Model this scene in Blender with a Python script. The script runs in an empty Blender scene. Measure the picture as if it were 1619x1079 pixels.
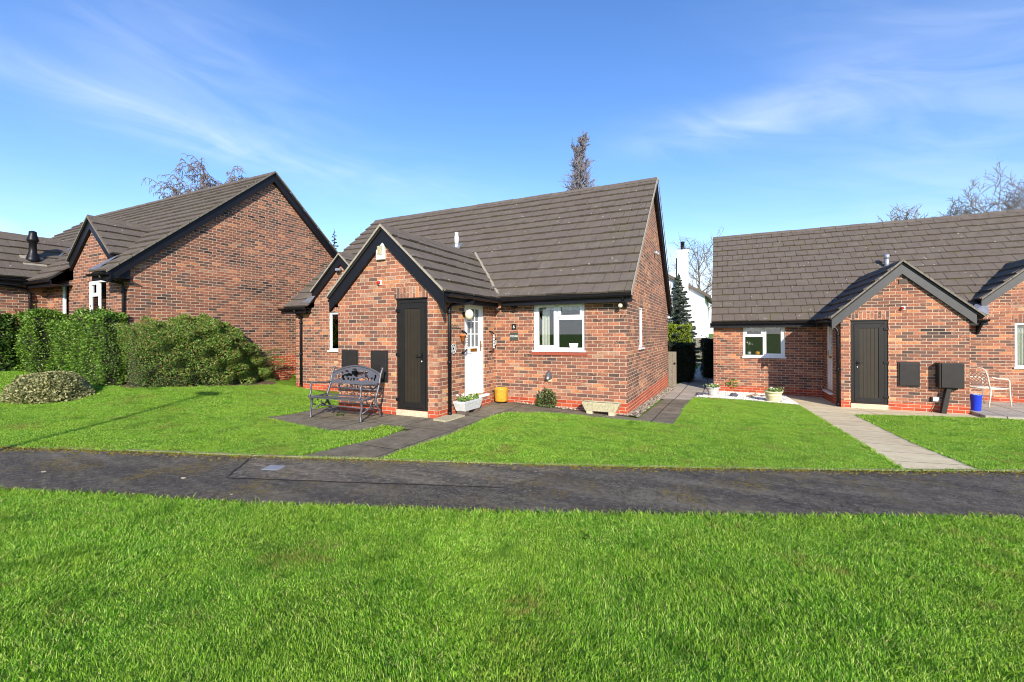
import bpy, bmesh, math, random
import numpy as np
from mathutils import Vector, Matrix
random.seed(7); rng = np.random.default_rng(7)
SC = bpy.context.scene
COL = SC.collection
# ------------------------------------------------------------------ camera
FPX, TH, RO, CY, CH = 695.43, .4492, .0044, 528.75, 1.559      # focal length in photo pixels, heading, roll, horizon, eye height
_c, _s = math.cos(TH), math.sin(TH)
R0 = Vector((_c, _s, 0)); F0 = Vector((-_s, _c, 0)); Z0 = Vector((0, 0, 1))
UP = Z0*math.cos(RO) + R0*math.sin(RO); RT = R0*math.cos(RO) - Z0*math.sin(RO)
CAM = Vector((0, 0, CH))
cd = bpy.data.cameras.new('camera'); cam = bpy.data.objects.new('camera', cd); COL.objects.link(cam)
cam.matrix_world = Matrix(((RT.x, UP.x, -F0.x, CAM.x), (RT.y, UP.y, -F0.y, CAM.y), (RT.z, UP.z, -F0.z, CAM.z), (0, 0, 0, 1)))
cd.sensor_width = 36; cd.lens = 36*FPX/1619; cd.shift_y = -(539.5-CY)/1619; cd.clip_end = 3000; cd.clip_start = .05
SC.camera = cam
SC.render.engine = 'CYCLES'; SC.cycles.filter_width = 1.05
SC.view_settings.view_transform = 'Standard'; SC.view_settings.look = 'None'
SC.view_settings.exposure = 0.62; SC.view_settings.gamma = 1
# ------------------------------------------------------------------ sun and sky
SUN_AZ, SUN_EL = math.radians(32.0), math.radians(24.5)        # sun stands towards (+sin az, -cos az)
SDIR = Vector((math.sin(SUN_AZ)*math.cos(SUN_EL), -math.cos(SUN_AZ)*math.cos(SUN_EL), math.sin(SUN_EL)))
sl = bpy.data.lights.new('sun', 'SUN'); sl.energy = 4.5; sl.angle = math.radians(.55); sl.color = (1, .90, .77)
so = bpy.data.objects.new('sun', sl); COL.objects.link(so); so.rotation_euler = SDIR.to_track_quat('Z', 'Y').to_euler()
W = bpy.data.worlds.new('World'); SC.world = W; W.use_nodes = True
wt = W.node_tree; wn = wt.nodes; wl = wt.links; wn.clear()
def wnode(t, **k):
    n = wn.new(t)
    for a, b in k.items(): setattr(n, a, b)
    return n
def wm(op, a, b=None, clamp=False):
    n = wnode('ShaderNodeMath', operation=op, use_clamp=clamp)
    for i, v in enumerate((a, b)):
        if v is None: continue
        if isinstance(v, (int, float)): n.inputs[i].default_value = v
        else: wl.new(v, n.inputs[i])
    return n.outputs[0]
sky = wnode('ShaderNodeTexSky', sky_type='NISHITA'); sky.sun_disc = False
sky.sun_elevation = SUN_EL; sky.sun_rotation = math.pi - SUN_AZ; sky.altitude = 100
sky.air_density = 1.0; sky.dust_density = .15; sky.ozone_density = 1.6
hs = wnode('ShaderNodeHueSaturation'); hs.inputs['Saturation'].default_value = 1.2; hs.inputs['Value'].default_value = 1.18
wl.new(sky.outputs[0], hs.inputs['Color'])
tint = wnode('ShaderNodeMixRGB', blend_type='MULTIPLY'); tint.inputs[0].default_value = 1; wl.new(hs.outputs[0], tint.inputs[1]); tint.inputs[2].default_value = (.80, .82, 1.0, 1)
tc = wnode('ShaderNodeTexCoord'); sep = wnode('ShaderNodeSeparateXYZ'); wl.new(tc.outputs['Generated'], sep.inputs[0])
X_, Y_, Z_ = sep.outputs
az = wm('ARCTAN2', X_, Y_)                                     # 0 = +Y, positive towards +X
el = wm('ARCSINE', Z_)
def gauss(src, mu, sd):                                        # bell of one angle
    d = wm('DIVIDE', wm('SUBTRACT', src, mu), sd); return wm('EXPONENT', wm('MULTIPLY', wm('MULTIPLY', d, d), -.5))
cmb = wnode('ShaderNodeCombineXYZ')
zc = wm('ADD', wm('MAXIMUM', Z_, .0), .12)
wl.new(wm('DIVIDE', X_, zc), cmb.inputs[0]); wl.new(wm('DIVIDE', Y_, zc), cmb.inputs[1])
mp = wnode('ShaderNodeMapping'); mp.inputs['Rotation'].default_value = (0, 0, .35); mp.inputs['Scale'].default_value = (.55, 1.9, 1)
wl.new(cmb.outputs[0], mp.inputs['Vector'])
nz = wnode('ShaderNodeTexNoise'); nz.inputs['Scale'].default_value = 1.1; nz.inputs['Detail'].default_value = 7; nz.inputs['Roughness'].default_value = .55; nz.inputs['Distortion'].default_value = .6
wl.new(mp.outputs[0], nz.inputs['Vector'])
mr = wnode('ShaderNodeMapRange'); mr.inputs[1].default_value = .42; mr.inputs[2].default_value = .72; wl.new(nz.outputs[0], mr.inputs[0])
wisp = mr.outputs[0]
# long cirrus streak sinking from the upper left towards the middle, hazy sheet at the right
daz = wm('ADD', az, 1.309)
line = wm('SUBTRACT', .384, wm('ADD', wm('MULTIPLY', daz, .08), wm('MULTIPLY', wm('MULTIPLY', daz, daz), .07)))     # elevation of the streak at that azimuth
dd = wm('SUBTRACT', el, line)
streak = wm('EXPONENT', wm('MULTIPLY', wm('MULTIPLY', dd, dd), -1/(2*.022**2)))
streak = wm('MULTIPLY', streak, gauss(az, -1.10, .22))
tail = wm('MULTIPLY', wm('EXPONENT', wm('MULTIPLY', wm('MULTIPLY', dd, dd), -1/(2*.05**2))), gauss(az, -.75, .3))
fan = wm('MULTIPLY', gauss(az, -1.08, .17), gauss(el, .47, .07))
sheet = wm('MULTIPLY', gauss(az, .07, .16), gauss(el, .40, .028))
sheet2 = wm('MULTIPLY', gauss(az, .36, .22), gauss(el, .38, .15))
low = wm('MULTIPLY', gauss(el, .13, .08), .16)
m = wm('ADD', wm('MULTIPLY', streak, .38), wm('MULTIPLY', fan, .20)); m = wm('ADD', m, wm('MULTIPLY', tail, .16))
m = wm('ADD', m, wm('MULTIPLY', sheet, .40)); m = wm('ADD', m, wm('MULTIPLY', sheet2, .26)); m = wm('ADD', m, low)
fv = wnode('ShaderNodeCombineXYZ'); wl.new(wm('MULTIPLY', az, 3.2), fv.inputs[0]); wl.new(wm('MULTIPLY', dd, 13), fv.inputs[1])
fn = wnode('ShaderNodeTexNoise'); fn.inputs['Scale'].default_value = 1.3; fn.inputs['Detail'].default_value = 9; fn.inputs['Roughness'].default_value = .52; fn.inputs['Distortion'].default_value = 1.1; wl.new(fv.outputs[0], fn.inputs['Vector'])
fr_ = wnode('ShaderNodeMapRange'); fr_.inputs[1].default_value = .38; fr_.inputs[2].default_value = .68; wl.new(fn.outputs[0], fr_.inputs[0])
cl = wm('MULTIPLY', m, wm('ADD', wm('ADD', wm('MULTIPLY', fr_.outputs[0], .5), wm('MULTIPLY', wisp, .35)), .14), True)
# low cumulus tops just above the horizon
n2 = wnode('ShaderNodeTexNoise'); n2.inputs['Scale'].default_value = 9; n2.inputs['Detail'].default_value = 6; wl.new(tc.outputs['Generated'], n2.inputs['Vector'])
cu = wm('SUBTRACT', wm('ADD', wm('MULTIPLY', n2.outputs[0], .16), .095), el)
cu = wm('MULTIPLY', wm('MULTIPLY', cu, 14, True), .8)
cl = wm('MAXIMUM', cl, cu)
mx = wnode('ShaderNodeMixRGB'); wl.new(cl, mx.inputs[0]); wl.new(tint.outputs[0], mx.inputs[1]); mx.inputs[2].default_value = (5.0, 5.5, 6.4, 1)
bgn = wnode('ShaderNodeBackground'); bgn.inputs[1].default_value = .15; wl.new(mx.outputs[0], bgn.inputs[0])
wo = wnode('ShaderNodeOutputWorld'); wl.new(bgn.outputs[0], wo.inputs[0])

# ------------------------------------------------------------------ helpers
def s2l(r, g, b):
    f = lambda c: c/12.92 if c <= .04045 else ((c+.055)/1.055)**2.4
    return (f(r/255), f(g/255), f(b/255), 1)
def ray(px, py): return F0 + RT*((px-809.5)/FPX) + UP*((CY-py)/FPX)
CTRL = np.array([(-9,2.3,.1),(-8,1,.08),(-12.1,3.8,.25),(-11.5,5.0,.30),(-12.3,4.8,.35),(-13.2,4.8,.40),(-15,4.6,.53),(-16.5,3.5,.66),(-19,2,.82),
 (-12.3,7.5,.22),(-12.5,9.5,.1),(-11.4,8.9,.03),(-9,8.6,0),(-7.3,6.7,0),(-10,6,.08),(-6,6,0),(-4.7,6.6,0),(-4.7,8.9,.03),(-3.2,8.9,-.03),(-1.76,8.9,-.08),
 (-1,12,-.2),(-1.76,16.1,-.3),(-.3,15.5,-.31),(2.6,13.5,-.31),(5,13.5,-.31),(9,13,-.3),(3,8,-.12),(1.8,6.5,-.06),(3,7,-.06),(-2.3,4.7,0),(2.2,5.1,-.02),
 (-1.7,3.4,0),(-6.5,1.7,.04),(0,0,0),(-4,-3,0),(6,2,-.05),(-1,20,-.32),(-1,36,-.3),(15,15,-.3),(20,30,-.3),(-30,30,0),(-30,10,.8),(-15,16,.05),(-20,-10,.3),(20,-10,0)], float)
def _tps(r2): return np.where(r2 > 0, r2*np.log(r2+1e-12), 0)
_n = len(CTRL); _K = _tps(((CTRL[:, None, :2]-CTRL[None, :, :2])**2).sum(-1)) + np.eye(_n)*.15
_P = np.hstack([np.ones((_n, 1)), CTRL[:, :2]])
_A = np.vstack([np.hstack([_K, _P]), np.hstack([_P.T, np.zeros((3, 3))])])
_w = np.linalg.solve(_A, np.concatenate([CTRL[:, 2], np.zeros(3)]))
def gz(x, y):
    x = np.clip(np.atleast_1d(np.asarray(x, float)), -30, 20); y = np.clip(np.atleast_1d(np.asarray(y, float)), -10, 38)
    out = np.empty(len(x))
    for i in range(0, len(x), 20000):
        a, b = x[i:i+20000], y[i:i+20000]
        out[i:i+20000] = _tps((a[:, None]-CTRL[:, 0])**2+(b[:, None]-CTRL[:, 1])**2)@_w[:_n] + _w[_n] + _w[_n+1]*a + _w[_n+2]*b
    return out
def g1(x, y): return float(gz(x, y)[0])
def onG(px, py):                                               # where a sight line meets the ground
    r = ray(px, py); t = CH/max(1e-3, -r.z)
    for _ in range(25):
        p = CAM + r*t; t += ((p.z-g1(p.x, p.y))/max(1e-3, -r.z))*.7
    p = CAM + r*t; return (p.x, p.y)
def onA(ax, v, px, py):
    r = ray(px, py); t = (v-CAM[ax])/r[ax]; return CAM + r*t
def atD(d, px, py): return CAM + ray(px, py)*d

class MB:
    K = 1.0
    def __init__(s): s.v = []; s.f = []; s.sm = []
    def face(s, pts, sm=False):
        i = len(s.v); s.v.extend([tuple(p) for p in pts]); s.f.append(tuple(range(i, i+len(pts)))); s.sm.append(sm)
    def hexa(s, p):                                            # 8 corners: bottom 0-3 ccw, top 4-7
        i = len(s.v); s.v.extend([tuple(q) for q in p])
        for f in ((3,2,1,0),(4,5,6,7),(0,1,5,4),(1,2,6,5),(2,3,7,6),(3,0,4,7)): s.f.append(tuple(i+k for k in f)); s.sm.append(False)
    def box(s, x0, x1, y0, y1, z0, z1):
        if x0 > x1: x0, x1 = x1, x0
        if y0 > y1: y0, y1 = y1, y0
        s.hexa([(x0,y0,z0),(x1,y0,z0),(x1,y1,z0),(x0,y1,z0),(x0,y0,z1),(x1,y0,z1),(x1,y1,z1),(x0,y1,z1)])
    def mbox(s, m, a0, a1, d0, d1, z0, z1):                    # box in wall coordinates
        p = [m(a0,d1,z0),m(a1,d1,z0),m(a1,d0,z0),m(a0,d0,z0),m(a0,d1,z1),m(a1,d1,z1),m(a1,d0,z1),m(a0,d0,z1)]
        s.hexa(p)
    def prism(s, pts, ext, cap=True):                          # planar polygon pts extruded by vector ext
        n = len(pts); i = len(s.v); e = Vector(ext)
        s.v.extend([tuple(p) for p in pts]); s.v.extend([tuple(Vector(p)+e) for p in pts])
        if cap:
            s.f.append(tuple(range(i, i+n))[::-1]); s.f.append(tuple(range(i+n, i+2*n))); s.sm += [False]*2
        for k in range(n): s.f.append((i+k, i+(k+1) % n, i+n+(k+1) % n, i+n+k)); s.sm.append(False)
    def tube(s, pts, rad, n=8, cap=True, sm=True):
        pts = [Vector(p) for p in pts]; m = len(pts)
        if not hasattr(rad, '__len__'): rad = [rad]*m
        rad = [q*MB.K for q in rad]
        i0 = len(s.v); ref = None
        for k, p in enumerate(pts):
            t = (pts[min(k+1, m-1)]-pts[max(k-1, 0)])
            if t.length < 1e-9: t = Vector((0, 0, 1))
            t.normalize()
            if ref is None: ref = t.orthogonal().normalized()
            ref = ref - t*ref.dot(t)
            if ref.length < 1e-6: ref = t.orthogonal()
            ref.normalize()
            b = t.cross(ref)
            for j in range(n):
                a = 2*math.pi*j/n; s.v.append(tuple(p+(ref*math.cos(a)+b*math.sin(a))*rad[k]))
        for k in range(m-1):
            for j in range(n):
                a = i0+k*n+j; b2 = i0+k*n+(j+1) % n; s.f.append((a, b2, b2+n, a+n)); s.sm.append(sm)
        if cap:
            s.f.append(tuple(i0+j for j in range(n))[::-1]); s.f.append(tuple(i0+(m-1)*n+j for j in range(n))); s.sm += [False]*2
    def lathe(s, c, prof, n=24, sy=1.0, sm=True):              # prof: (radius, z) from bottom up
        i0 = len(s.v)
        for r, z in prof:
            for j in range(n):
                a = 2*math.pi*j/n; s.v.append((c[0]+r*math.cos(a), c[1]+r*math.sin(a)*sy, c[2]+z))
        for k in range(len(prof)-1):
            for j in range(n):
                a = i0+k*n+j; b = i0+k*n+(j+1) % n; s.f.append((a, b, b+n, a+n)); s.sm.append(sm)
        s.f.append(tuple(i0+j for j in range(n))[::-1]); s.f.append(tuple(i0+(len(prof)-1)*n+j for j in range(n))); s.sm += [False]*2
    def ball(s, c, r, n=12, sq=(1, 1, 1)):
        s_ = MB(); prof = [(max(.001, r*math.sin(math.pi*k/n)), -r*math.cos(math.pi*k/n)) for k in range(n+1)]
        s_.lathe((0, 0, 0), prof, n*2); i = len(s.v)
        s.v += [(c[0]+x*sq[0], c[1]+y*sq[1], c[2]+z*sq[2]) for x, y, z in s_.v]; s.f += [tuple(i+k for k in f) for f in s_.f]; s.sm += s_.sm
    def build(s, name, mat, parent=None, label=None, uv=True, bevel=0):
        return mesh_obj(name, s.v, s.f, mat, parent, label, s.sm, uv, bevel)
def origin(o):
    p = Vector((0, 0, 0))
    while o is not None: p = p + Vector(o.location); o = o.parent
    return p
def mesh_obj(name, v, f, mat, parent=None, label=None, sm=None, uv=True, bevel=0):
    me = bpy.data.meshes.new(name)
    v = np.asarray(v, float); org = origin(parent)
    me.from_pydata((v-np.array(org)).tolist(), [], f)
    if uv and len(f):
        ul = me.uv_layers.new(name='UVMap'); nl = len(me.loops)
        li = np.empty(nl, int); me.loops.foreach_get('vertex_index', li)
        pn = np.empty(len(me.polygons)*3); me.polygons.foreach_get('normal', pn); pn = np.abs(pn.reshape(-1, 3))
        lt = np.empty(len(me.polygons), int); me.polygons.foreach_get('loop_total', lt)
        ax = np.repeat(np.argmax(pn*np.array([1, 1, 1.0001]), 1), lt); c = v[li]
        u = np.where(ax == 0, c[:, 1]+.1125, c[:, 0]); w = np.where(ax == 2, c[:, 1], c[:, 2])
        ul.data.foreach_set('uv', np.stack([u, w], 1).ravel())
    if sm is not None and len(f): me.polygons.foreach_set('use_smooth', np.array(sm, bool))
    me.materials.append(mat); me.update()
    o = bpy.data.objects.new(name, me); COL.objects.link(o)
    if parent is not None: o.parent = parent
    if label: o['label'] = label
    if bevel:
        b = o.modifiers.new('b', 'BEVEL'); b.width = bevel; b.segments = 2; b.limit_method = 'ANGLE'
    return o
def fast_mesh(name, verts, nper, mat, parent=None):            # verts (N*nper,3): N separate faces of nper corners
    v = np.asarray(verts, np.float32).reshape(-1, 3); n = len(v)//nper
    if parent is not None: v = v-np.array(origin(parent), np.float32)
    me = bpy.data.meshes.new(name); me.vertices.add(len(v)); me.vertices.foreach_set('co', v.ravel())
    me.loops.add(n*nper); me.loops.foreach_set('vertex_index', np.arange(n*nper, dtype=np.int32))
    me.polygons.add(n); me.polygons.foreach_set('loop_start', np.arange(0, n*nper, nper, dtype=np.int32)); me.polygons.foreach_set('loop_total', np.full(n, nper, np.int32))
    me.materials.append(mat); me.update(calc_edges=True)
    o = bpy.data.objects.new(name, me); COL.objects.link(o)
    if parent is not None: o.parent = parent
    return o
def tag(o, label, cat, group=None, kind=None):
    if label: o['label'] = label
    if cat: o['category'] = cat
    if group: o['group'] = group
    if kind: o['kind'] = kind
    return o
def thing(name, loc, label, cat, group=None):
    o = bpy.data.objects.new(name, None); COL.objects.link(o); o.location = loc; o.empty_display_size = .2
    return tag(o, label, cat, group)
def FW(c): return lambda a, d, z: (a, c-d, z)                  # wall facing -Y at Y=c
def RW(c): return lambda a, d, z: (c+d, a, z)                  # wall facing +X at X=c
def LW(c): return lambda a, d, z: (c-d, a, z)                  # wall facing -X

# ------------------------------------------------------------------ materials
class NT:
    def __init__(s, name):
        s.m = bpy.data.materials.new(name); s.m.use_nodes = True; s.t = s.m.node_tree; s.n = s.t.nodes; s.l = s.t.links
        s.b = s.n['Principled BSDF']; s.out = s.n['Material Output']
    def N(s, t, **k):
        n = s.n.new(t)
        for a, b in k.items(): setattr(n, a, b)
        return n
    def put(s, sock, v):
        if v is None: return
        if isinstance(v, bpy.types.NodeSocket): s.l.new(v, sock)
        else: sock.default_value = v
    def math(s, op, a, b=None, c=None, clamp=False):
        n = s.N('ShaderNodeMath', operation=op, use_clamp=clamp)
        for i, v in enumerate((a, b, c)): s.put(n.inputs[i], v)
        return n.outputs[0]
    def mix(s, f, a, b, bt='MIX'):
        n = s.N('ShaderNodeMixRGB', blend_type=bt); s.put(n.inputs[0], f); s.put(n.inputs[1], a); s.put(n.inputs[2], b); return n.outputs[0]
    def noise(s, vec, scale, detail=4, rough=.5, dist=0):
        n = s.N('ShaderNodeTexNoise'); s.put(n.inputs['Vector'], vec); n.inputs['Scale'].default_value = scale; n.inputs['Detail'].default_value = detail
        n.inputs['Roughness'].default_value = rough; n.inputs['Distortion'].default_value = dist; return n.outputs[0]
    def ramp(s, f, stops, interp='LINEAR'):
        n = s.N('ShaderNodeValToRGB'); s.put(n.inputs[0], f); r = n.color_ramp; r.interpolation = interp
        while len(r.elements) < len(stops): r.elements.new(.5)
        for e, (p, c) in zip(r.elements, stops): e.position = p; e.color = c if len(c) == 4 else (*c, 1)
        return n.outputs[0]
    def rng(s, v, a, b, c=0, d=1):
        n = s.N('ShaderNodeMapRange'); s.put(n.inputs[0], v); n.inputs[1].default_value = a; n.inputs[2].default_value = b; n.inputs[3].default_value = c; n.inputs[4].default_value = d; return n.outputs[0]
    def pos(s): return s.N('ShaderNodeNewGeometry').outputs['Position']
    def isl(s): return s.N('ShaderNodeNewGeometry').outputs['Random Per Island']
    def bump(s, h, dist=.005, st=1.0):
        n = s.N('ShaderNodeBump'); s.put(n.inputs['Height'], h); n.inputs['Distance'].default_value = dist; n.inputs['Strength'].default_value = st
        s.l.new(n.outputs[0], s.b.inputs['Normal'])
    def base(s, c): s.put(s.b.inputs['Base Color'], c)
    def rough(s, r): s.put(s.b.inputs['Roughness'], r)
def simple(name, rgb, rough=.6, var=.15, scale=8, bump=0, bscale=60, metal=0, spec=.5, isl=0):
    t = NT(name); c = s2l(*rgb); p = t.pos()
    n = t.noise(p, scale, 5, .6)
    lo = tuple(x*(1-var) for x in c[:3])+(1,); hi = tuple(min(1, x*(1+var)) for x in c[:3])+(1,)
    col = t.mix(t.rng(n, .3, .7), lo, hi)
    if isl:
        k = t.rng(t.isl(), 0, 1, 1-isl, 1+isl); cc = t.N('ShaderNodeCombineXYZ')
        for i in range(3): t.l.new(k, cc.inputs[i])
        col = t.mix(1.0, col, cc.outputs[0], 'MULTIPLY')
    t.base(col); t.rough(rough); t.b.inputs['Metallic'].default_value = metal; t.b.inputs['Specular IOR Level'].default_value = spec
    if bump: t.bump(t.noise(p, bscale, 4, .6), bump)
    return t.m
def brick_mat(name, dpc, shift=0.0, dark=1.2, vert=False):
    t = NT(name)
    uv = t.N('ShaderNodeUVMap'); sp = t.N('ShaderNodeSeparateXYZ'); t.l.new(uv.outputs[0], sp.inputs[0]); u, v = sp.outputs[0], sp.outputs[1]
    if vert: u, v = v, u
    p = t.pos(); wob = t.noise(p, 14, 3)
    u = t.math('ADD', u, t.math('MULTIPLY', t.math('SUBTRACT', wob, .5), .006)); v = t.math('ADD', v, t.math('MULTIPLY', t.math('SUBTRACT', wob, .5), .004))
    vr = t.math('DIVIDE', v, .075); row = t.math('FLOOR', vr); fv = t.math('FRACT', vr)
    par = t.math('MULTIPLY', t.math('FLOORED_MODULO', row, 2.0), .5)
    ur = t.math('ADD', t.math('DIVIDE', u, .225), par); colm = t.math('FLOOR', ur); fu = t.math('FRACT', ur)
    wn_ = t.N('ShaderNodeTexWhiteNoise', noise_dimensions='2D'); cv = t.N('ShaderNodeCombineXYZ'); t.l.new(colm, cv.inputs[0]); t.l.new(row, cv.inputs[1]); t.l.new(cv.outputs[0], wn_.inputs['Vector'])
    r = wn_.outputs['Value']; w2 = t.N('ShaderNodeSeparateColor'); t.l.new(wn_.outputs['Color'], w2.inputs[0]); r2, r3 = w2.outputs[0], w2.outputs[1]
    # patches of similar bricks
    sc = t.N('ShaderNodeVectorMath', operation='MULTIPLY'); t.l.new(cv.outputs[0], sc.inputs[0]); sc.inputs[1].default_value = (.11, .17, 0)
    pn = t.noise(sc.outputs[0], 1.0, 2, .5)
    sel = t.math('ADD', t.math('MULTIPLY', r, .62), t.math('MULTIPLY', t.rng(pn, .3, .7), .38)); sel = t.math('ADD', sel, shift, None, True)
    col = t.ramp(sel, [(0, s2l(56, 46, 44)), (.12, s2l(78, 62, 56)), (.25, s2l(98, 74, 64)), (.38, s2l(116, 76, 62)), (.50, s2l(124, 82, 64)), (.60, s2l(140, 90, 70)), (.71, s2l(158, 102, 76)), (.80, s2l(180, 120, 82)), (.85, s2l(160, 122, 98)), (.93, s2l(198, 148, 104))], 'CONSTANT')
    # rustic mottling within a brick; many have burnt centres or edge streaks
    mt = t.noise(p, 42, 5, .7); fine = t.noise(p, 220, 3, .7)
    str_ = t.math('MULTIPLY', t.math('GREATER_THAN', r2, .55), t.rng(mt, .46, .62))
    col = t.mix(t.math('MULTIPLY', str_, .55), col, s2l(74, 54, 50))
    lite = t.math('MULTIPLY', t.math('GREATER_THAN', r3, .6), t.rng(t.noise(p, 31, 4), .5, .65))
    col = t.mix(t.math('MULTIPLY', lite, .45), col, s2l(206, 138, 96))
    fz = t.rng(fine, .3, .7, .78, 1.2); fc = t.N('ShaderNodeCombineXYZ')
    for i in range(3): t.l.new(fz, fc.inputs[i])
    col = t.mix(1.0, col, fc.outputs[0], 'MULTIPLY')
    # red engineering plinth below the damp course
    red = t.mix(r, s2l(146, 58, 34), s2l(178, 80, 48)); red = t.mix(t.math('MULTIPLY', t.rng(mt, .45, .7), .4), red, s2l(150, 80, 60))
    col = t.mix(t.math('LESS_THAN', v, dpc) if not vert else 0.0, col, red)
    # mortar
    dv = t.math('MINIMUM', fv, t.math('SUBTRACT', 1.0, fv)); du = t.math('MINIMUM', fu, t.math('SUBTRACT', 1.0, fu))
    dist = t.math('MINIMUM', t.math('MULTIPLY', dv, .075), t.math('MULTIPLY', du, .225))
    rag = t.math('MULTIPLY', t.math('SUBTRACT', fine, .5), .004)
    mm = t.rng(t.math('ADD', dist, rag), .0044, .0070)
    mort = t.mix(t.noise(p, 3, 4), s2l(194, 172, 148), s2l(176, 156, 136))
    col = t.mix(mm, mort, col)
    # weather: broad value drift, green-dark staining near the ground
    wd = t.rng(t.noise(p, .9, 4), .3, .7, .88*dark, 1.1*dark); wc = t.N('ShaderNodeCombineXYZ')
    for i in range(3): t.l.new(wd, wc.inputs[i])
    col = t.mix(1.0, col, wc.outputs[0], 'MULTIPLY')
    t.base(col); t.rough(.88); t.b.inputs['Specular IOR Level'].default_value = .25
    h = t.math('ADD', t.math('MULTIPLY', mm, 1.0), t.math('MULTIPLY', mt, .35)); t.bump(h, .007, 1.0)
    return t.m
def tile_mat(name):
    t = NT(name); p = t.pos(); r = t.isl()
    n = t.noise(p, 5, 5, .65); f = t.noise(p, 90, 3, .7)
    col = t.mix(t.rng(n, .3, .7), s2l(92, 84, 75), s2l(114, 105, 94)); col = t.mix(t.math('MULTIPLY', r, .6), col, s2l(99, 88, 81))
    col = t.mix(t.math('MULTIPLY', t.rng(f, .4, .7), .3), col, s2l(72, 66, 60))
    # pale lichen spots and green-grey moss blotches
    vo = t.N('ShaderNodeTexVoronoi'); t.put(vo.inputs['Vector'], p); vo.inputs['Scale'].default_value = 5; sp = t.math('LESS_THAN', t.math('ADD', vo.outputs['Distance'], t.math('MULTIPLY', t.noise(p, 40, 2), .12)), .16)
    spm = t.math('MULTIPLY', sp, t.math('GREATER_THAN', t.noise(p, 1.3, 2), .52)); col = t.mix(t.math('MULTIPLY', spm, .75), col, s2l(176, 170, 152))
    ms = t.rng(t.noise(p, 2.2, 5, .7), .54, .68); col = t.mix(t.math('MULTIPLY', ms, .5), col, s2l(98, 92, 62))
    t.base(col); t.rough(.85); t.b.inputs['Specular IOR Level'].default_value = .3; t.bump(t.noise(p, 140, 3, .7), .003); return t.m
def glass_mat():
    t = NT('window_glass'); t.n.remove(t.b)
    fr = t.N('ShaderNodeFresnel'); fr.inputs[0].default_value = 1.5; k = t.math('ADD', fr.outputs[0], .06, None, True)
    tr = t.N('ShaderNodeBsdfTransparent'); tr.inputs[0].default_value = (.86, .89, .9, 1); gl = t.N('ShaderNodeBsdfGlossy'); gl.inputs['Roughness'].default_value = .01
    mx = t.N('ShaderNodeMixShader'); t.l.new(k, mx.inputs[0]); t.l.new(tr.outputs[0], mx.inputs[1]); t.l.new(gl.outputs[0], mx.inputs[2]); t.l.new(mx.outputs[0], t.out.inputs[0]); return t.m
def leaf_mat(name, cols, rough=.45, trans=.35, spec=.5):
    t = NT(name); r = t.isl(); n = len(cols)
    col = t.ramp(r, [(i/max(1, n-1), s2l(*c)) for i, c in enumerate(cols)])
    t.base(col); t.rough(rough); t.b.inputs['Specular IOR Level'].default_value = spec
    tr = t.N('ShaderNodeBsdfTranslucent'); t.l.new(t.mix(1.0, col, (1.0, 1.0, .55, 1), 'MULTIPLY'), tr.inputs[0])
    mx = t.N('ShaderNodeMixShader'); mx.inputs[0].default_value = trans; t.l.new(t.b.outputs[0], mx.inputs[1]); t.l.new(tr.outputs[0], mx.inputs[2]); t.l.new(mx.outputs[0], t.out.inputs[0]); return t.m
def grass_mat(name):
    t = NT(name); r = t.isl(); p = t.pos()
    col = t.ramp(r, [(0, s2l(78, 130, 24)), (.3, s2l(120, 180, 40)), (.62, s2l(154, 208, 60)), (.88, s2l(196, 230, 110)), (1, s2l(224, 208, 150))])
    b = t.rng(t.noise(p, 1.3, 5, .7), .4, .6); col = t.mix(t.math('MULTIPLY', b, .5), col, s2l(170, 202, 70))
    d = t.rng(t.noise(p, 3.0, 5, .7), .52, .66); col = t.mix(t.math('MULTIPLY', d, .6), col, s2l(74, 130, 26))
    y = t.math('MULTIPLY', t.rng(t.noise(p, 1.6, 3, .6), .56, .68), t.rng(t.noise(p, 16, 4, .7), .42, .56)); col = t.mix(t.math('MULTIPLY', y, .75), col, s2l(164, 142, 84))
    t.base(col); t.rough(.5); t.b.inputs['Specular IOR Level'].default_value = .35
    tr = t.N('ShaderNodeBsdfTranslucent'); t.l.new(col, tr.inputs[0]); mx = t.N('ShaderNodeMixShader'); mx.inputs[0].default_value = .46
    t.l.new(t.b.outputs[0], mx.inputs[1]); t.l.new(tr.outputs[0], mx.inputs[2]); t.l.new(mx.outputs[0], t.out.inputs[0]); return t.m
def turf_mat(name):
    t = NT(name); p = t.pos()
    col = t.mix(t.rng(t.noise(p, 60, 5, .7), .3, .7), s2l(84, 120, 34), s2l(122, 160, 52)); col = t.mix(t.rng(t.noise(p, 2, 4), .45, .75), col, s2l(86, 96, 36))
    t.base(col); t.rough(.9); t.b.inputs['Specular IOR Level'].default_value = .1; t.bump(t.noise(p, 90, 3), .01); return t.m
def soil_mat(name):
    t = NT(name); p = t.pos(); col = t.mix(t.rng(t.noise(p, 30, 6, .75), .3, .7), s2l(62, 46, 34), s2l(134, 108, 82)); col = t.mix(t.rng(t.noise(p, 4, 3), .55, .7), col, s2l(80, 66, 40))
    t.base(col); t.rough(.95); t.bump(t.noise(p, 50, 5, .7), .02); return t.m
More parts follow.
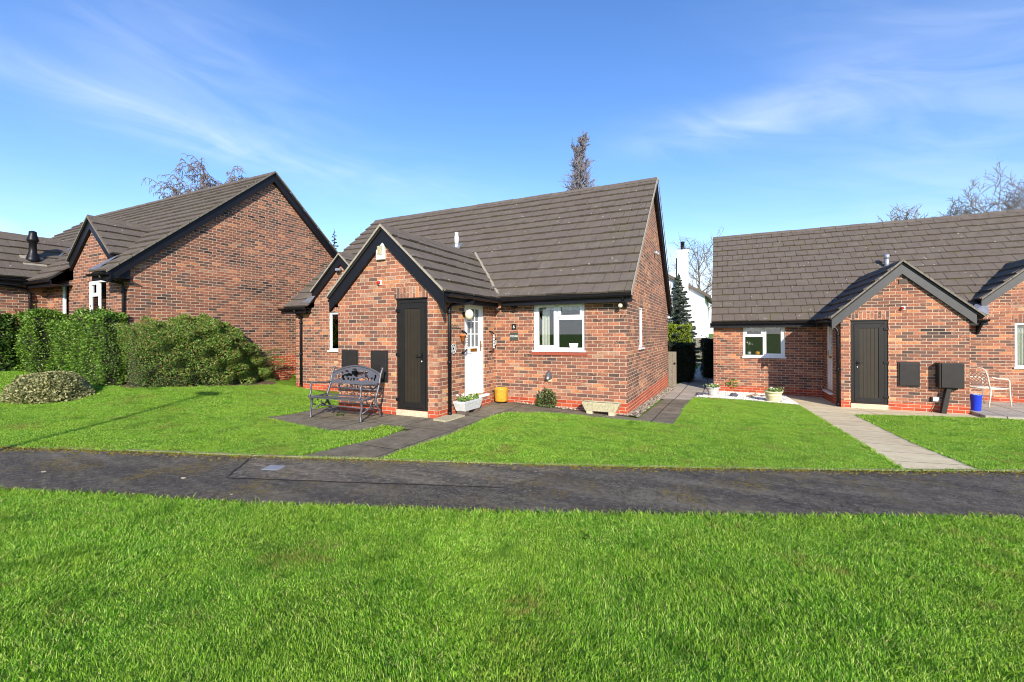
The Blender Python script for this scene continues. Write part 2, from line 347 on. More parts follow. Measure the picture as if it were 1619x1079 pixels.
def tarmac_mat(name, k=1.0):
    t = NT(name); p = t.pos()
    a = t.noise(p, 2.2, 6, .7, .5); g = t.noise(p, 95, 4, .8)
    mpn = t.N('ShaderNodeMapping'); mpn.inputs['Rotation'].default_value = (0, 0, -.38); mpn.inputs['Scale'].default_value = (.35, 2.2, 1); t.l.new(p, mpn.inputs[0])
    s = t.noise(mpn.outputs[0], 1.3, 5, .6)
    col = t.mix(t.rng(a, .3, .7), s2l(58*k, 53*k, 43*k), s2l(104*k, 96*k, 80*k)); col = t.mix(t.math('MULTIPLY', t.rng(s, .42, .60), .8), col, s2l(42*k, 39*k, 34*k))
    col = t.mix(t.math('MULTIPLY', t.rng(s, .42, .30), .6), col, s2l(128*k, 120*k, 108*k))
    col = t.mix(t.math('MULTIPLY', t.rng(g, .54, .62), .8), col, s2l(160, 152, 140)); col = t.mix(t.math('MULTIPLY', t.rng(g, .47, .40), .75), col, s2l(30, 28, 28))
    vo = t.N('ShaderNodeTexVoronoi'); t.put(vo.inputs['Vector'], p); vo.inputs['Scale'].default_value = 8
    spk = t.math('LESS_THAN', vo.outputs['Distance'], .055); col = t.mix(t.math('MULTIPLY', spk, .8), col, s2l(186, 176, 160))
    g2 = t.noise(p, 16, 5, .8); col = t.mix(t.math('MULTIPLY', t.rng(g2, .52, .64), .5), col, s2l(134*k, 126*k, 110*k)); col = t.mix(t.math('MULTIPLY', t.rng(g2, .46, .36), .6), col, s2l(34, 32, 28))
    # moss: rust-yellow and green film
    ms = t.math('MULTIPLY', t.rng(t.noise(p, 1.5, 3, .6), .52, .66), t.rng(t.noise(p, 20, 5, .8), .48, .58)); col = t.mix(t.math('MULTIPLY', ms, .8), col, t.mix(t.noise(p, 5, 3), s2l(138, 108, 28), s2l(104, 98, 34)))
    # cracks
    vc = t.N('ShaderNodeTexVoronoi', feature='DISTANCE_TO_EDGE'); vm = t.N('ShaderNodeVectorMath', operation='ADD'); t.l.new(p, vm.inputs[0]); nn = t.N('ShaderNodeTexNoise'); nn.inputs['Scale'].default_value = 3; t.l.new(p, nn.inputs['Vector'])
    t.l.new(nn.outputs['Color'], vm.inputs[1]); t.l.new(vm.outputs[0], vc.inputs['Vector']); vc.inputs['Scale'].default_value = .55
    ck = t.math('MULTIPLY', t.math('LESS_THAN', vc.outputs['Distance'], .004), t.math('GREATER_THAN', t.noise(p, 1.1, 2), .5)); col = t.mix(t.math('MULTIPLY', ck, .8), col, s2l(30, 29, 28))
    t.base(col); t.rough(.85); t.b.inputs['Specular IOR Level'].default_value = .35; t.bump(g, .006); return t.m
def slab_mat(name, c1, c2, joint, w, h, rot=0.0, moss=.5, off=0.0):
    t = NT(name); p = t.pos(); mpn = t.N('ShaderNodeMapping'); mpn.inputs['Rotation'].default_value = (0, 0, rot); mpn.inputs['Location'].default_value = (off, off, 0); t.l.new(p, mpn.inputs[0])
    sp = t.N('ShaderNodeSeparateXYZ'); t.l.new(mpn.outputs[0], sp.inputs[0]); wb = t.math('MULTIPLY', t.math('SUBTRACT', t.noise(p, 3, 3), .5), .02)
    u = t.math('DIVIDE', t.math('ADD', sp.outputs[0], wb), w); v = t.math('DIVIDE', t.math('ADD', sp.outputs[1], wb), h)
    ru = t.math('FLOOR', u); rv = t.math('FLOOR', v); fu = t.math('FRACT', u); fv = t.math('FRACT', v)
    cv = t.N('ShaderNodeCombineXYZ'); t.l.new(ru, cv.inputs[0]); t.l.new(rv, cv.inputs[1]); wn_ = t.N('ShaderNodeTexWhiteNoise', noise_dimensions='2D'); t.l.new(cv.outputs[0], wn_.inputs['Vector'])
    d = t.math('MINIMUM', t.math('MULTIPLY', t.math('MINIMUM', fu, t.math('SUBTRACT', 1.0, fu)), w), t.math('MULTIPLY', t.math('MINIMUM', fv, t.math('SUBTRACT', 1.0, fv)), h))
    col = t.mix(t.rng(t.noise(p, 3.5, 7, .8), .36, .64), s2l(*c1), s2l(*c2)); k = t.rng(wn_.outputs['Value'], 0, 1, .88, 1.12); kc = t.N('ShaderNodeCombineXYZ')
    for i in range(3): t.l.new(k, kc.inputs[i])
    col = t.mix(1.0, col, kc.outputs[0], 'MULTIPLY'); g = t.noise(p, 160, 3, .7); col = t.mix(t.math('MULTIPLY', t.rng(g, .58, .72), .35), col, s2l(*[min(255, x+60) for x in c2])); col = t.mix(t.math('MULTIPLY', t.rng(g, .42, .32), .45), col, s2l(*[int(x*.6) for x in c1]))
    ms = t.math('MULTIPLY', t.rng(t.noise(p, 1.7, 3), .5, .7), t.rng(t.noise(p, 24, 4, .7), .45, .6)); col = t.mix(t.math('MULTIPLY', ms, moss), col, s2l(104, 98, 54))
    j = t.rng(t.math('ADD', d, t.math('MULTIPLY', t.math('SUBTRACT', g, .5), .010)), .006, .014); col = t.mix(j, s2l(*joint), col)
    t.base(col); t.rough(.88); t.bump(t.math('ADD', j, t.math('MULTIPLY', g, .4)), .006); return t.m
def gravel_mat(name):
    t = NT(name); p = t.pos(); vo = t.N('ShaderNodeTexVoronoi'); t.put(vo.inputs['Vector'], p); vo.inputs['Scale'].default_value = 45
    col = t.mix(t.rng(vo.outputs['Distance'], .2, .75), s2l(248, 246, 240), s2l(172, 166, 154)); se = t.N('ShaderNodeSeparateColor'); t.l.new(vo.outputs['Color'], se.inputs[0]); col = t.mix(t.math('MULTIPLY', se.outputs[0], .3), col, s2l(200, 192, 176))
    t.base(col); t.rough(.8); t.bump(t.math('SUBTRACT', 1.0, vo.outputs['Distance']), .012); return t.m
def bark_mat(name, a, b):
    t = NT(name); p = t.pos(); t.base(t.mix(t.rng(t.noise(p, 6, 4), .35, .65), s2l(*a), s2l(*b))); t.rough(.9); return t.m
M = dict(
 brick=brick_mat('brick_wall_main', .145, .04), brickp=brick_mat('brick_wall_porch', .145, .12), brickL=brick_mat('brick_wall_upper', .905, -.01, 1.16), brickR=brick_mat('brick_wall_right', -.12, .05),
 soldier=brick_mat('brick_soldier', -9, .05, vert=True), tile=tile_mat('concrete_tile'), glass=glass_mat(),
 black=simple('black_gloss_paint', (22, 21, 25), .42, .2, 3, 0, spec=.3), dark=simple('roof_void', (30, 27, 26), .9), door=simple('dark_brown_upvc', (48, 42, 32), .5, .1, 6, spec=.3), doorf=simple('dark_brown_frame', (32, 30, 28), .45, .1, 6, spec=.3),
 white=simple('white_upvc', (238, 239, 240), .3, .03, 3), cream=simple('cream_trim', (206, 200, 172), .6, .1), verge=simple('pale_verge_mortar', (150, 143, 128), .9, .22, 30, .003), lead=simple('lead_flashing', (128, 132, 142), .45, .25, 12, .002, 30, .4),
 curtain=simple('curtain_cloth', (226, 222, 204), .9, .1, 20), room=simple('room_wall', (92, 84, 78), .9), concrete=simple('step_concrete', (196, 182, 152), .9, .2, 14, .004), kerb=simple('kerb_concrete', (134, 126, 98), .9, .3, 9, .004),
 meter=simple('meter_box_lid', (42, 39, 37), .5, .15, 9, spec=.3), bench=simple('grey_painted_iron', (96, 95, 99), .42, .2, 30, .001, 60, .3), gold=simple('brass', (190, 150, 60), .3, .1, 6, 0, 60, 1),
 frost=simple('frosted_glass', (120, 128, 128), .2, .25, 16), lampw=simple('opal_lamp', (226, 222, 190), .35, .06, 6), terra=simple('terracotta', (204, 116, 58), .7, .15, 12), yellow=simple('yellow_glazed_pot', (196, 150, 48), .35, .25, 14),
 stone=simple('pale_stone_planter', (176, 168, 136), .9, .35, 30, .006, 90), whitep=simple('white_stone_planter', (190, 192, 188), .85, .18, 24, .005, 70), cream_pot=simple('cream_pot', (220, 208, 166), .8, .15, 18, .003),
 blue=simple('blue_plastic', (32, 66, 214), .35, .08, 8), red=simple('red_cap', (186, 40, 30), .4, .1), alum=simple('galvanised_flue', (182, 186, 192), .35, .1, 14, 0, 60, .6), chrome=simple('white_plastic', (222, 222, 218), .35, .05), rock=simple('dark_rock', (84, 82, 92), .8, .3, 14, .01, 30), rockb=simple('tan_rock', (150, 126, 98), .85, .3, 14, .01, 30),
 tarmac=tarmac_mat('tarmac'), tarmac2=tarmac_mat('tarmac_patch', 1.22), seam=simple('bitumen_seam', (26, 25, 24), .6), slabd=slab_mat('dark_paving', (86, 79, 64), (136, 126, 104), (44, 42, 22), .92, 1.25, 0, .55, .31), slabl=slab_mat('pale_paving', (198, 180, 140), (220, 204, 166), (120, 112, 92), 2.6, .62, -.165, .2, .1), slabp=slab_mat('patio_paving', (160, 152, 136), (184, 176, 160), (70, 64, 52), .6, .6, 0, .3),
 gravel=gravel_mat('white_gravel'), turf=turf_mat('turf_base'), soil=soil_mat('bed_soil'), grass=grass_mat('grass_blades'), ground=turf_mat('ground_cover'),
 hedge=leaf_mat('hedge_leaf', [(52, 84, 22), (84, 124, 34), (112, 148, 50), (150, 176, 78)]), hedgeb=leaf_mat('laurel_leaf', [(40, 66, 22), (66, 96, 32), (104, 134, 54)], .35), coto=leaf_mat('cotoneaster_leaf', [(48, 84, 28), (84, 128, 44), (118, 160, 62), (158, 176, 92), (168, 116, 78)]),
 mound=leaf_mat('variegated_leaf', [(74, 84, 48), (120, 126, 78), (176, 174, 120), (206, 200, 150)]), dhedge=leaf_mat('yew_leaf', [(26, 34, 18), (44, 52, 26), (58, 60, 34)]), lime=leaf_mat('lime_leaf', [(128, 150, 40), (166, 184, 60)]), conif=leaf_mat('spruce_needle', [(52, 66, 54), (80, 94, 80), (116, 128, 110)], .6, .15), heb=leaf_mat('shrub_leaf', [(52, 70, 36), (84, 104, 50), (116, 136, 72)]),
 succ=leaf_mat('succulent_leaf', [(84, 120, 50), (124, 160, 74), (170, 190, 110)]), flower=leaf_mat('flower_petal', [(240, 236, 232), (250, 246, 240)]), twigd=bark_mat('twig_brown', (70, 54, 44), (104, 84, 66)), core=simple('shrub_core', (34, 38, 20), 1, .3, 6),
 birch=bark_mat('birch_twig', (96, 84, 82), (136, 124, 118)), larch=bark_mat('larch_twig', (108, 104, 110), (146, 140, 144)), oak=bark_mat('oak_twig', (104, 94, 76), (140, 128, 106)), render=simple('white_render', (236, 238, 240), .85, .03, 4), wood=simple('weathered_wood', (122, 114, 100), .85, .25, 18), brown=simple('brown_timber', (96, 84, 74), .8, .2, 10),
 plaque=simple('slate_plaque', (62, 70, 62), .5, .15, 12), ink=simple('pale_lettering', (206, 212, 206), .5, .02), cover=simple('steel_cover', (150, 158, 164), .45, .15, 12, .001, 60, .3), matm=simple('door_sill_brass', (168, 132, 78), .5, .2, 14))

# ------------------------------------------------------------------ ground sheets
def sheet(name, poly, off, mat, sub=.45, skirt=0, kind='structure'):
    bm = bmesh.new(); vs = [bm.verts.new((x, y, 0)) for x, y in poly]; f = bm.faces.new(vs)
    bmesh.ops.triangulate(bm, faces=[f])
    for _ in range(7):
        es = [e for e in bm.edges if e.calc_length() > sub]
        if not es: break
        bmesh.ops.subdivide_edges(bm, edges=es, cuts=1); bmesh.ops.triangulate(bm, faces=[q for q in bm.faces if len(q.verts) > 3])
    bmesh.ops.recalc_face_normals(bm, faces=bm.faces[:])
    if sum(q.normal.z for q in bm.faces) < 0: bmesh.ops.reverse_faces(bm, faces=bm.faces[:])
    co = np.array([v.co[:] for v in bm.verts]); z = gz(co[:, 0], co[:, 1])+off
    for v, zz in zip(bm.verts, z): v.co.z = zz
    if skirt:
        be = [e for e in bm.edges if len(e.link_faces) == 1]; r = bmesh.ops.extrude_edge_only(bm, edges=be)
        for v in [q for q in r['geom'] if isinstance(q, bmesh.types.BMVert)]: v.co.z -= skirt
    me = bpy.data.meshes.new(name); bm.to_mesh(me); bm.free(); me.materials.append(mat)
    o = bpy.data.objects.new(name, me); COL.objects.link(o); o['kind'] = kind; return o
# terrain: fine near the houses, coarse to the horizon
def terrain():
    xs = np.concatenate([np.array([-900, -400, -150, -70, -45]), np.arange(-30, 20.01, .3), np.array([35, 60, 150, 400, 900])])
    ys = np.concatenate([np.array([-900, -300, -100, -40, -20]), np.arange(-10, 38.01, .3), np.array([50, 80, 150, 400, 1500])])
    XX, YY = np.meshgrid(xs, ys, indexing='ij'); ZZ = gz(XX.ravel(), YY.ravel())
    ny = len(ys); fs = [(i*ny+j, (i+1)*ny+j, (i+1)*ny+j+1, i*ny+j+1) for i in range(len(xs)-1) for j in range(ny-1)]
    o = mesh_obj('ground', np.stack([XX.ravel(), YY.ravel(), ZZ-.02], 1), fs, M['ground'], uv=False, sm=[True]*len(fs)); o['kind'] = 'structure'
terrain()
G = lambda L: [onG(*p) for p in L]
far_edge = [(-260, 697), (0, 707), (200, 714), (400, 722), (600, 728), (809, 735), (1000, 739), (1300, 744), (1619, 747), (1900, 750)]
near_edge = [(-260, 768), (0, 779), (200, 788), (400, 801), (600, 808), (800, 814), (1000, 817), (1200, 820), (1619, 824), (1900, 826)]
gf, gn = G(far_edge), G(near_edge)
def jag(L, a=.012):                                            # gently uneven edge
    out = []
    for (x0, y0), (x1, y1) in zip(L, L[1:]):
        n = max(1, int(math.hypot(x1-x0, y1-y0)/.18))
        for k in range(n): out.append((x0+(x1-x0)*k/n+random.uniform(-a, a), y0+(y1-y0)*k/n+random.uniform(-a, a)))
    out.append(L[-1]); return out
sheet('tarmac_path', jag(gn)+gf[::-1], .004, M['tarmac'], .5)
# thin concrete edging along the far side of the tarmac
mb = MB()
for (x0, y0), (x1, y1) in zip(gf, gf[1:]):
    n = max(1, int(math.hypot(x1-x0, y1-y0)/.9)); 
    for k in range(n):
        a = (x0+(x1-x0)*k/n, y0+(y1-y0)*k/n); b = (x0+(x1-x0)*(k+.985)/n, y0+(y1-y0)*(k+.985)/n); d = Vector((b[0]-a[0], b[1]-a[1], 0)).normalized(); nn = Vector((-d.y, d.x, 0))*.045
        q = [(a[0], a[1]), (b[0], b[1]), (b[0]+nn.x, b[1]+nn.y), (a[0]+nn.x, a[1]+nn.y)]; zz = [g1(*p_) for p_ in q]; h = .018+random.uniform(-.004, .004)
        mb.hexa([(q[i][0], q[i][1], zz[i]-.06) for i in range(4)]+[(q[i][0], q[i][1], zz[i]+h) for i in range(4)])
tag(mb.build('kerb_edging', M['kerb']), None, None, kind='structure')
# lawns
LA = [(-300, 560), (0, 583), (60, 586), (100, 594), (140, 602), (178, 612), (205, 616), (300, 613), (400, 611), (440, 609), (468, 612), (474, 614), (545, 631), (545, 640), (500, 647), (465, 655), (413, 661), (440, 667), (470, 674), (520, 684), (575, 683), (608, 675), (637, 679), (600, 693), (540, 706), (468, 723)]
LAw = G(LA); la = LAw[:-1]+[LAw[-1]]+[gf[3], gf[2], gf[1], gf[0]]
la = [p for i, p in enumerate(la)]
LB = G([(605, 727), (640, 713), (700, 694), (740, 677), (775, 661), (802, 654), (860, 654), (900, 657), (980, 665), (1064, 673), (1080, 650), (1098, 630), (1130, 631), (1180, 634), (1262, 642), (1340, 689), (1424, 743)])
lb = LB+[gf[6], gf[5]]
LC = G([(1352, 657), (1450, 659), (1540, 662), (1619, 664), (1750, 668)])
lc = LC+G([(1900, 750), (1760, 748.5)])+[gf[8]]+G([(1550, 744), (1450, 704)])
ld = jag([(x, y) for x, y in gn], .02)
nx = [(-9, -2.5), (5, -2.5)]
ld = ld + [(6.5, 5.5), (6.0, -2.5), (-8, -2.5)]
lawns = [('lawn', la), ('lawn', lb), ('lawn', lc), ('lawn', ld)]
for i, (n_, p_) in enumerate(lawns): sheet(n_, p_, .012, M['turf'], .5, .03)
# paving
pd = G([(405, 662), (470, 650), (540, 634), (625, 640), (680, 655), (700, 650), (760, 627), (800, 634), (990, 655), (1060, 600)])
sheet('dark_paving', G([(640, 681), (665, 714), (600, 729.5), (450, 725), (540, 702), (600, 690)]), .0025, M['slabd'])
sheet('dark_paving', [onG(405, 662), onG(470, 651), (-9.4, 8.4), (-7.2, 8.9), (-7.2, 6.75), (-4.8, 6.75), (-4.7, 8.93), (-2.2, 8.86), (-1.5, 8.7), (-1.45, 12.3), (-.35, 13.3), onG(1110, 630), onG(1070, 676), onG(980, 669), onG(860, 658), onG(805, 658), onG(745, 680), onG(650, 716), onG(590, 700), onG(650, 680), onG(608, 679), onG(575, 688), onG(520, 688), onG(440, 672)], .006, M['slabd'])
sheet('rear_path', [(-1.72, 12.1), (-.30, 13.1), (-.33, 15.5), (-.36, 22), (-.2, 30), (-1.3, 30), (-1.3, 19), (-1.72, 16.0)], .008, M['slabp'])
sheet('pale_path', G([(1258, 640), (1241, 628)])+[(1.5, 15.6), (2.6, 15.6), (2.62, 13.5)]+G([(1347, 654), (1450, 704), (1552, 745)])+G([(1418, 745), (1340, 690)]), .0095, M['slabl'])
sheet('pale_path', [(2.62, 13.5), (9.5, 13.5)]+G([(1760, 671), (1619, 667), (1540, 664), (1450, 662), (1347, 659)]), .0065, M['slabl'])
mb = MB(); mb.box(5.06, 9.8, 12.95, 15.6, -.35, -.235); o = mb.build('raised_patio', M['slabp'], bevel=.008); o['kind'] = 'structure'
sheet('white_gravel_bed', G([(1100, 628), (1126, 619), (1240, 626), (1262, 641), (1180, 634)]), .014, M['gravel'], .3)
sheet('gravel_strip', [(-1.75, 8.94), (-1.52, 8.82), (-1.50, 15.9), (-1.75, 16.1)], .012, M['soil'], .3)
sheet('gravel_strip', [(-4.3, 8.98), (-4.25, 8.87), (-3.2, 8.84), (-1.7, 8.81), (-1.75, 8.98)], .012, M['soil'], .3)
sheet('soil_bed', G([(-300, 545), (0, 560), (60, 570), (120, 575), (200, 590), (430, 600), (440, 610), (400, 613), (300, 615), (205, 618), (178, 614), (140, 604), (100, 596), (60, 588), (0, 585), (-300, 562)]), .010, M['soil'])
mb = MB(); x, y = onG(433, 741); z = g1(x, y)
d1 = Vector(onG(446, 739)+(0,))-Vector(onG(424, 744)+(0,)); dx = Vector((.94, .34, 0))*.1; dy = Vector((-.34, .94, 0))*.085
c0 = Vector((x, y, z+.006)); mb.prism([c0-dx-dy, c0+dx-dy, c0+dx+dy, c0-dx+dy], (0, 0, .006)); tag(mb.build('inspection_cover', M['cover'], bevel=.002), 'small pale grey steel access plate set in the tarmac path', 'cover')
# patched rectangle of tarmac and scattered pale litter
sheet('tarmac_patch', G([(398, 724), (358, 757), (790, 772), (905, 738), (600, 730)]), .007, M['tarmac2'], .5)
for A_, B_ in (((398, 724), (358, 757)), ((358, 757), (790, 772))):
    a, b = Vector(onG(*A_)+(0,)), Vector(onG(*B_)+(0,)); d = (b-a).normalized(); nn = Vector((-d.y, d.x, 0))*.010; L_ = [a.lerp(b, k/24)+nn*random.uniform(-.8, .8) for k in range(25)]
    sheet('tarmac_seam', [(p.x+nn.x, p.y+nn.y) for p in L_]+[(p.x-nn.x, p.y-nn.y) for p in L_[::-1]], .0095, M['seam'], .5)
for i, (px, py) in enumerate([(69, 747), (290, 757), (210, 782), (366, 783), (296, 795), (416, 795)]):
    x, y = onG(px, py); z = g1(x, y)+.006; mb = MB(); a = random.uniform(0, 3); r = .035 if i < 2 else .018
    mb.prism([(x+r*math.cos(a+k*1.05)*(1 if k % 2 else .75), y+r*.6*math.sin(a+k*1.05), z) for k in range(6)], (0, 0, .003))
    tag(mb.build('fallen_leaf', M['concrete']), 'pale dry leaf lying on the dark tarmac path', 'leaf', 'pale leaves lying on the tarmac')

# ------------------------------------------------------------------ grass blades
def inpoly(x, y, P):
    c = np.zeros(len(x), bool); n = len(P)
    for i in range(n):
        x0, y0 = P[i]; x1, y1 = P[(i+1) % n]
        if y0 == y1: continue
        k = ((y0 > y) != (y1 > y)) & (x < (x1-x0)*(y-y0)/(y1-y0)+x0); c ^= k
    return c
def blades(poly, dens, h, w, lim=None, seed=1):
    r = np.random.default_rng(seed); P = np.array(poly); x0, y0 = P.min(0); x1, y1 = P.max(0)
    n = int((x1-x0)*(y1-y0)*dens(0) if callable(dens) else (x1-x0)*(y1-y0)*dens)
    x = r.uniform(x0, x1, n); y = r.uniform(y0, y1, n); k = inpoly(x, y, poly)
    if lim is not None: k &= lim(x, y)
    x, y = x[k], y[k]; n = len(x); z = gz(x, y)+.008
    cl_ = np.sin(x*13+3*np.sin(y*5))*np.sin(y*15+2*np.sin(x*7)); hh = h*r.uniform(.4, 1.2, n)*(.85+.16*np.sin(x*2.1+1)*np.sin(y*2.7)+.22*cl_); ww = w*r.uniform(.6, 1.3, n)
    a = r.uniform(0, 2*np.pi, n); fa = a+r.uniform(-1, 1, n)+np.pi/2
    # prevailing lie varies over the lawn
    la_ = np.sin(x*1.3+y*.7)*2+np.cos(y*1.9-x*.5)*1.6; lx = np.cos(fa)*.85+np.cos(la_)*.22; ly = np.sin(fa)*.85+np.sin(la_)*.22
    ln = r.uniform(.2, 1.0, n)*hh
    bx, by = np.cos(a)*ww/2, np.sin(a)*ww/2
    p0 = np.stack([x-bx, y-by, z], 1); p1 = np.stack([x+bx, y+by, z], 1)
    mx_, my_ = x+lx*ln*.35, y+ly*ln*.35; m0 = np.stack([mx_+bx*.8, my_+by*.8, z+hh*.62], 1); m1 = np.stack([mx_-bx*.8, my_-by*.8, z+hh*.62], 1)
    t_ = np.stack([x+lx*ln, y+ly*ln, z+hh*.95], 1)
    return np.stack([p0, p1, m0, t_, m1], 1).reshape(-1, 3)
def camlim(d0, d1, m=1.0):
    def f(x, y):
        d = -_s*x+_c*y; a = _c*x+_s*y
        return (d > d0) & (d <= d1) & (np.abs(a) < d*1.25+m)
    return f
def grass_obj(V, label):
    o = fast_mesh('grass', V, 5, M['grass']); tag(o, label, 'grass', kind='stuff')
V = [blades(ld, 19000, .030, .0036, camlim(1.2, 3.1, .5), 1), blades(ld, 15000, .027, .0042, camlim(3.1, 6, .6), 2), blades(ld, 2300, .046, .0040, camlim(1.2, 6, .6), 22)]
grass_obj(np.concatenate(V), 'long mown grass of the near lawn in front of the tarmac path')
V = [blades(la, 7000, .026, .006, camlim(4, 8.5, 1.5), 3), blades(la, 4200, .028, .009, camlim(8.5, 16, 3), 4)]
grass_obj(np.concatenate(V), 'grass of the left lawn between the tarmac path and the hedge')
grass_obj(np.concatenate([blades(lb, 7500, .025, .006, camlim(4, 8, 1.5), 5), blades(lb, 4800, .027, .009, camlim(8, 16, 3), 6)]), 'grass of the middle lawn in front of the central bungalow')
grass_obj(np.concatenate([blades(lc, 7000, .026, .006, camlim(4, 8, 1.5), 7), blades(lc, 4200, .028, .009, camlim(8, 16, 3), 8)]), 'grass of the right lawn beside the pale path')
# ragged tufts leaning over the path edges
def edge_tufts(L, dens, h, w, seed, spread=.03, matn='grass'):
    r = np.random.default_rng(seed); out = []
    for (x0, y0), (x1, y1) in zip(L, L[1:]):
        ln = math.hypot(x1-x0, y1-y0); n = int(ln*dens); t = r.uniform(0, 1, n); x = x0+(x1-x0)*t+r.normal(0, spread, n); y = y0+(y1-y0)*t+r.normal(0, spread, n)
        k = .5+.5*np.sin(x*9)*np.sin(y*11+x*3); s = r.uniform(0, 1, n) < .35+.65*k; x, y = x[s], y[s]; n = len(x); z = gz(x, y)+.004
        a = r.uniform(0, 6.28, n); hh = h*r.uniform(.4, 1.2, n); f = r.uniform(0, 6.28, n); l = hh*r.uniform(.2, 1, n); bx, by = np.cos(a)*w/2, np.sin(a)*w/2
        out.append(np.stack([np.stack([x-bx, y-by, z], 1), np.stack([x+bx, y+by, z], 1), np.stack([x+np.cos(f)*l*.4+bx*.8, y+np.sin(f)*l*.4+by*.8, z+hh*.6], 1), np.stack([x+np.cos(f)*l, y+np.sin(f)*l, z+hh*.9], 1), np.stack([x+np.cos(f)*l*.4-bx*.8, y+np.sin(f)*l*.4-by*.8, z+hh*.6], 1)], 1).reshape(-1, 3))
    return np.concatenate(out)
ET = [edge_tufts(gn[:9], 700, .05, .005, 11, .03), edge_tufts(gf[:5]+gf[4:9], 420, .035, .006, 12, .02), edge_tufts(LB[:10], 380, .04, .008, 13, .02), edge_tufts(LAw[11:], 380, .045, .008, 14, .02), edge_tufts(LAw[1:11], 200, .05, .011, 15, .04), edge_tufts(LB[10:], 300, .04, .01, 16, .02), edge_tufts(LC, 250, .04, .01, 17), edge_tufts(G([(1352, 657), (1450, 704), (1550, 744)]), 320, .045, .009, 18, .015)]
V = np.concatenate([edge_tufts(gf[:5]+gf[4:9], 520, .012, .022, 61, .05), edge_tufts([(x+.02, y-.10) for x, y in gf[:9]], 240, .010, .024, 62, .07), edge_tufts([(x, y+.03) for x, y in gn[:9]], 260, .012, .022, 63, .05)])
o = fast_mesh('moss', V, 5, leaf_mat('moss_tuft', [(84, 78, 36), (112, 100, 42), (140, 120, 50), (104, 110, 46)], .9, .1, .1)); tag(o, 'rusty yellow moss creeping along both edges of the tarmac path', 'moss', kind='stuff')
grass_obj(np.concatenate(ET), 'ragged grass tufts along the edges of the lawns and paths')
# ------------------------------------------------------------------ building kit
def wall(mb, m, a0, a1, z0, z1, holes=(), gable=None, rev=.1, poly=None):
    A = sorted({a0, a1, *[h[0] for h in holes], *[h[1] for h in holes]}); Zs = sorted({z0, z1, *[h[2] for h in holes], *[h[3] for h in holes]})
    for i in range(len(A)-1):
        for j in range(len(Zs)-1):
            ca, cz = (A[i]+A[i+1])/2, (Zs[j]+Zs[j+1])/2
            if any(h[0] < ca < h[1] and h[2] < cz < h[3] for h in holes): continue
            mb.face([m(A[i], 0, Zs[j]), m(A[i+1], 0, Zs[j]), m(A[i+1], 0, Zs[j+1]), m(A[i], 0, Zs[j+1])])
    for h in holes:
        b0, b1, y0, y1 = h
        for p in (((b0, y0), (b0, y1)), ((b1, y0), (b1, y1)), ((b0, y0), (b1, y0)), ((b0, y1), (b1, y1))):
            mb.face([m(p[0][0], 0, p[0][1]), m(p[1][0], 0, p[1][1]), m(p[1][0], -rev, p[1][1]), m(p[0][0], -rev, p[0][1])])
    if gable: mb.face([m(a0, 0, z1), m(a1, 0, z1), m(gable[0], 0, gable[1])])
    if poly: mb.face([m(a, 0, z) for a, z in poly])
def slope(mb, slab, P0, A, S, L, D, excl=(), tw=.33, ex=.345, seed=0):
    r = random.Random(seed); P0, A, S = Vector(P0), Vector(A).normalized(), Vector(S).normalized(); N = A.cross(S)
    if N.z < 0: N = -N
    nc = int(math.ceil(D/ex-.15)); ex = D/nc
    for i in range(nc):
        off = (0 if i % 2 == 0 else -tw/2)
        k = 0
        while True:
            x0 = off+k*tw; x1 = x0+tw; k += 1
            if x0 >= L-.02: break
            x0, x1 = max(0, x0), min(L, x1)
            if x1-x0 < .03: continue
            if any(e[0] < (x0+x1)/2 < e[1] and i*ex < e[2] for e in excl): continue
            s0 = i*ex+r.uniform(-.011, .011); s1 = min(D, (i+1)*ex+.05); g = .0045; x0 += g; x1 -= g; nl = .064+r.uniform(-.006, .007); nh = .016; th = .040
            P = lambda x, s_, n: P0+A*x+S*s_+N*n
            mb.hexa([P(x0, s0, nl-th), P(x1, s0, nl-th), P(x1, s1, nh-th), P(x0, s1, nh-th), P(x0, s0, nl), P(x1, s0, nl), P(x1, s1, nh), P(x0, s1, nh)])
    cuts = sorted({0, L, *[max(0, e[0]) for e in excl], *[min(L, e[1]) for e in excl]}); smax = max([e[2] for e in excl], default=0)
    P = lambda x, s_, n: P0+A*x+S*s_+N*n
    def sl(x0, x1, s0, s1): slab.hexa([P(x0, s0, -.03), P(x1, s0, -.03), P(x1, s1, -.03), P(x0, s1, -.03), P(x0, s0, .008), P(x1, s0, .008), P(x1, s1, .008), P(x0, s1, .008)])
    for a, b in zip(cuts, cuts[1:]):
        if any(e[0] < (a+b)/2 < e[1] for e in excl): sl(a+.002, b-.002, smax, D)
        else: sl(a+.002, b-.002, 0, D)
def ridge(mb, p, q, r=.1, step=.45, seed=1):
    p, q = Vector(p), Vector(q); d = (q-p); L = d.length; d.normalize(); side = d.cross(Vector((0, 0, 1))).normalized(); rr = random.Random(seed); n = int(L/step)+1
    for i in range(n):
        a = p+d*(L*i/n); b = p+d*(L*(i+1)/n-.008); h = rr.uniform(-.006, .006)
        prof = [(-r*1.25, -.085), (-r*.7, -.015), (-r*.3, .022), (0, .032), (r*.3, .022), (r*.7, -.015), (r*1.25, -.085), (0, -.02)]
        mb.prism([a+side*x+Vector((0, 0, z+h)) for x, z in prof], b-a)
class Bag:
    def __init__(s): s.L = []
    def prism(s, pts, e): m = MB(); m.prism(pts, e); s.L.append(m)
    def build(s, name, mat, root):
        for m in s.L: m.build(name, mat, root)
